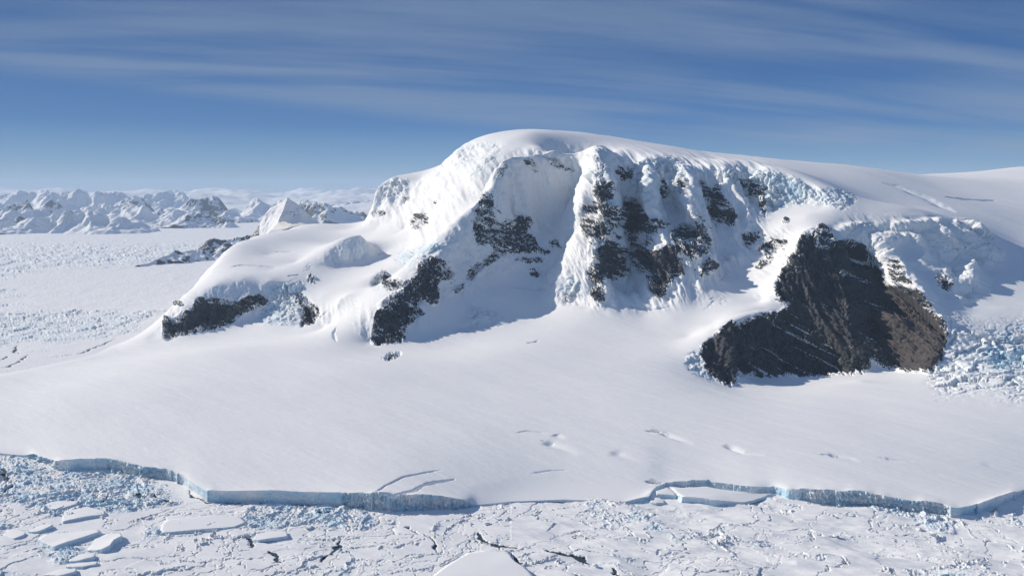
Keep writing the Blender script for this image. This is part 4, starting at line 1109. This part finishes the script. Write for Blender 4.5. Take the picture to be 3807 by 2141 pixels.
import bmesh
def hull_mesh(seed, flat=.75, ice=.12):
    r = np.random.default_rng(seed)
    bm = bmesh.new()
    for _ in range(13):
        v = r.uniform(-1, 1, 3); v /= max(abs(v)) ** .7
        v *= r.uniform(.75, 1.0, 3)
        bm.verts.new((v[0], v[1] * .85, v[2] * flat * .6 + flat * .35))
    bmesh.ops.convex_hull(bm, input=bm.verts)
    loose = [v for v in bm.verts if not v.link_faces]
    bmesh.ops.delete(bm, geom=loose, context='VERTS')
    bm.verts.ensure_lookup_table(); bm.verts.index_update()
    V = [tuple(v.co) for v in bm.verts]; Fl = [[v.index for v in f.verts] for f in bm.faces]
    bm.free()
    return ice_mesh('ice_block', V, Fl, ice)
HM = [hull_mesh(i, .6 + .1 * (i % 4), .05 + .06 * (i % 5)) for i in range(10)]
def block(px, py, size, label, group, rz=0.0, sc3=(1, 1, 1), mi=0):
    p = PZ(px, py, 0.0)
    ob = bpy.data.objects.new('ice_block', HM[mi]); ob.location = p; ob.rotation_euler = (0, 0, rz)
    ob.scale = tuple(size * a for a in sc3); col.objects.link(ob)
    return tag(ob, label, 'ice block', group)
BIG = [
 (C6, K6, 2150, 690, 9, 'white ice block with a dark right side on the brash, left of its twin'), (C6, K6, 2280, 720, 10, 'rounded bluish ice block right of the dark sided one'),
 (C6, K6, 2050, 600, 7, 'low blue ice block close under the long ice cliff'), (C7, K6, 230, 700, 7, 'ice block at the right end of the blue brash under the cliff'),
 (C8, KR, 1400, 590, 10, 'sharp upright ice block with a dark blue face below the right cliff'), (C8, KR, 1862, 675, 7, 'small boxy ice block with a dark face, left of the largest block'),
 (C8, KR, 1945, 720, 12, 'largest boxy ice block with a shaded right face in the right brash'), (C8, KR, 1295, 725, 8, 'rounded snow capped ice block in the middle of the right pack'),
 (C8, KR, 990, 550, 6, 'small pointed white ice block below the long blue slab'), (C8, KR, 770, 775, 5, 'small ice block at the end of the right rubble ridge'),
 (C7, K6, 1210, 690, 8, 'white upturned ice block among the drifts in the centre'), (C7, K6, 2400, 590, 8, 'upturned blue shaded ice block left of the broken off slabs'),
 (C7, K6, 760, 580, 8, 'white block leaning on the foot of the blue ice cliff'), (C7, K6, 1000, 545, 8, 'snowy block at the right end of the ice cliff'),
 (C7, K6, 2150, 890, 7, 'dark sided ice block at the bottom right brash'), (C6, K6, 1090, 470, 6, 'blue ice block in the brash by the left crack'),
 (C6, K6, 2490, 790, 5, 'small ice block on the edge of a round floe'), (C7, K6, 2010, 1000, 6, 'bright white tilted block at the bottom right lead'),
]
for i, (o_, k_, x, y, sz, lb) in enumerate(BIG):
    block(x / k_ + o_[0], y / k_ + o_[1], sz, lb, None, i * 1.1, (1, .85, .8 + .1 * (i % 3)), i % 10)
rs = random.Random(5)
def scatter(o, k, box, n, smin, smax, label, group):
    for _ in range(n):
        x = rs.uniform(box[0], box[2]); y = rs.uniform(box[1], box[3])
        t_ = (x - box[0]) / (box[2] - box[0])
        block(x / k + o[0], (y + t_ * (box[4] if len(box) > 4 else 0)) / k + o[1], rs.uniform(smin, smax), label, group, rs.uniform(0, 6.3), (rs.uniform(.8, 1.2), rs.uniform(.6, 1), rs.uniform(.5, 1)), rs.randrange(10))
scatter(C6, K6, (330, 310, 1250, 560), 45, 1.5, 4.2, 'small pale ice lump in the blue brash under the left ice cliff', 'ice lumps under the left ice cliff')
scatter(C6, K6, (1850, 590, 2750, 740), 34, 1.5, 4.0, 'small ice lump in the brash below the long straight ice cliff', 'ice lumps below the long ice cliff')
scatter(C7, K6, (560, 600, 2150, 640, 25), 34, 1.5, 3.6, 'small white ice lump in the rubble line right of the cliff end', 'ice lumps in the central rubble line')
scatter(C8, KR, (1250, 500, 2000, 560, 50), 34, 1.5, 3.8, 'small ice lump at the foot of the right ice cliff', 'ice lumps at the foot of the right ice cliff')
scatter(C8, KR, (1570, 690, 2150, 770), 28, 1.5, 4.0, 'small ice lump around the largest boxy block', 'ice lumps around the largest block')
scatter(C8, KR, (100, 630, 850, 700, 110), 28, 1.4, 3.2, 'small ice lump along the right rubble ridge', 'ice lumps along the right rubble ridge')
scatter(C8, KR, (130, 720, 290, 920), 18, 1.6, 3.6, 'small ice lump in the short steep rubble pile at lower right centre', 'ice lumps in the short rubble pile')
scatter(C7, K6, (1600, 800, 2100, 880, 50), 22, 1.4, 3.2, 'small ice lump beside the dark lead', 'ice lumps beside the dark lead')

# ------------------------------------------------------------------ pyramid peak on the saddle
def pyramid():
    ap = P(1070, 735, 5000)
    base = [P(1034, 828, 4780), P(1195, 834, 5010), P(1180, 850, 5300), P(1000, 850, 5300), P(930, 880, 5000), P(925, 900, 4880), P(985, 880, 4760)]
    sh = [None, None, None, None, P(1003, 782, 5030), P(985, 800, 4960), None]
    n = 60
    V, Fq, rk_ = [], [], []
    m = len(base)
    for i in range(m):
        a, b = base[i], base[(i + 1) % m]
        a2 = sh[i] if sh[i] is not None else ap * .5 + a * .5
        b2 = sh[(i + 1) % m] if sh[(i + 1) % m] is not None else ap * .5 + b * .5
        o_ = len(V)
        for u in range(n + 1):
            t = u / n
            la = ap + (a2 - ap) * min(t * 2, 1) + (a - a2) * max(t * 2 - 1, 0)
            lb = ap + (b2 - ap) * min(t * 2, 1) + (b - b2) * max(t * 2 - 1, 0)
            for w in range(n + 1): V.append(la + (lb - la) * w / n)
        for u in range(n):
            for w in range(n):
                q = o_ + u * (n + 1) + w
                Fq.append((q, q + n + 1, q + n + 2, q + 1))
    V = np.array(V)
    k = 1 - np.clip((V[:, 2] - ap[2] + 6) / 12, 0, 1)
    V[:, 2] += k * 3.5 * tap(T_FBM, V[:, 0] / 500, V[:, 1] / 500)
    V[:, 1] += k * 3.0 * tap(T_FBM2, V[:, 0] / 400, V[:, 2] / 400)
    rock = np.clip(.25 + .10 * tap(T_FBM, V[:, 0] / 500, V[:, 2] / 300), 0, .5)
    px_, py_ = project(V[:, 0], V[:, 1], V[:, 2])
    rock = np.where(px_ > 1040, .43 + .02 * tap(T_FBM, V[:, 0] / 500, V[:, 2] / 300), rock)  # right face darkened with sparse rock speckle to deepen its shade
    rock = np.where((px_ < 965) & (py_ > 820), .6 + .2 * tap(T_RGH, V[:, 0] / 200, V[:, 2] / 160), rock)
    z0 = np.zeros(len(V))
    o = mesh_obj('pyramid_peak', V, np.array(Fq)[:, ::-1], M_SNOW, {'rock': rock, 'ice': z0, 'brown': z0, 'water': z0})
    struct(o, 'small pyramid shaped snow peak with a shaded right face behind the saddle')
pyramid()
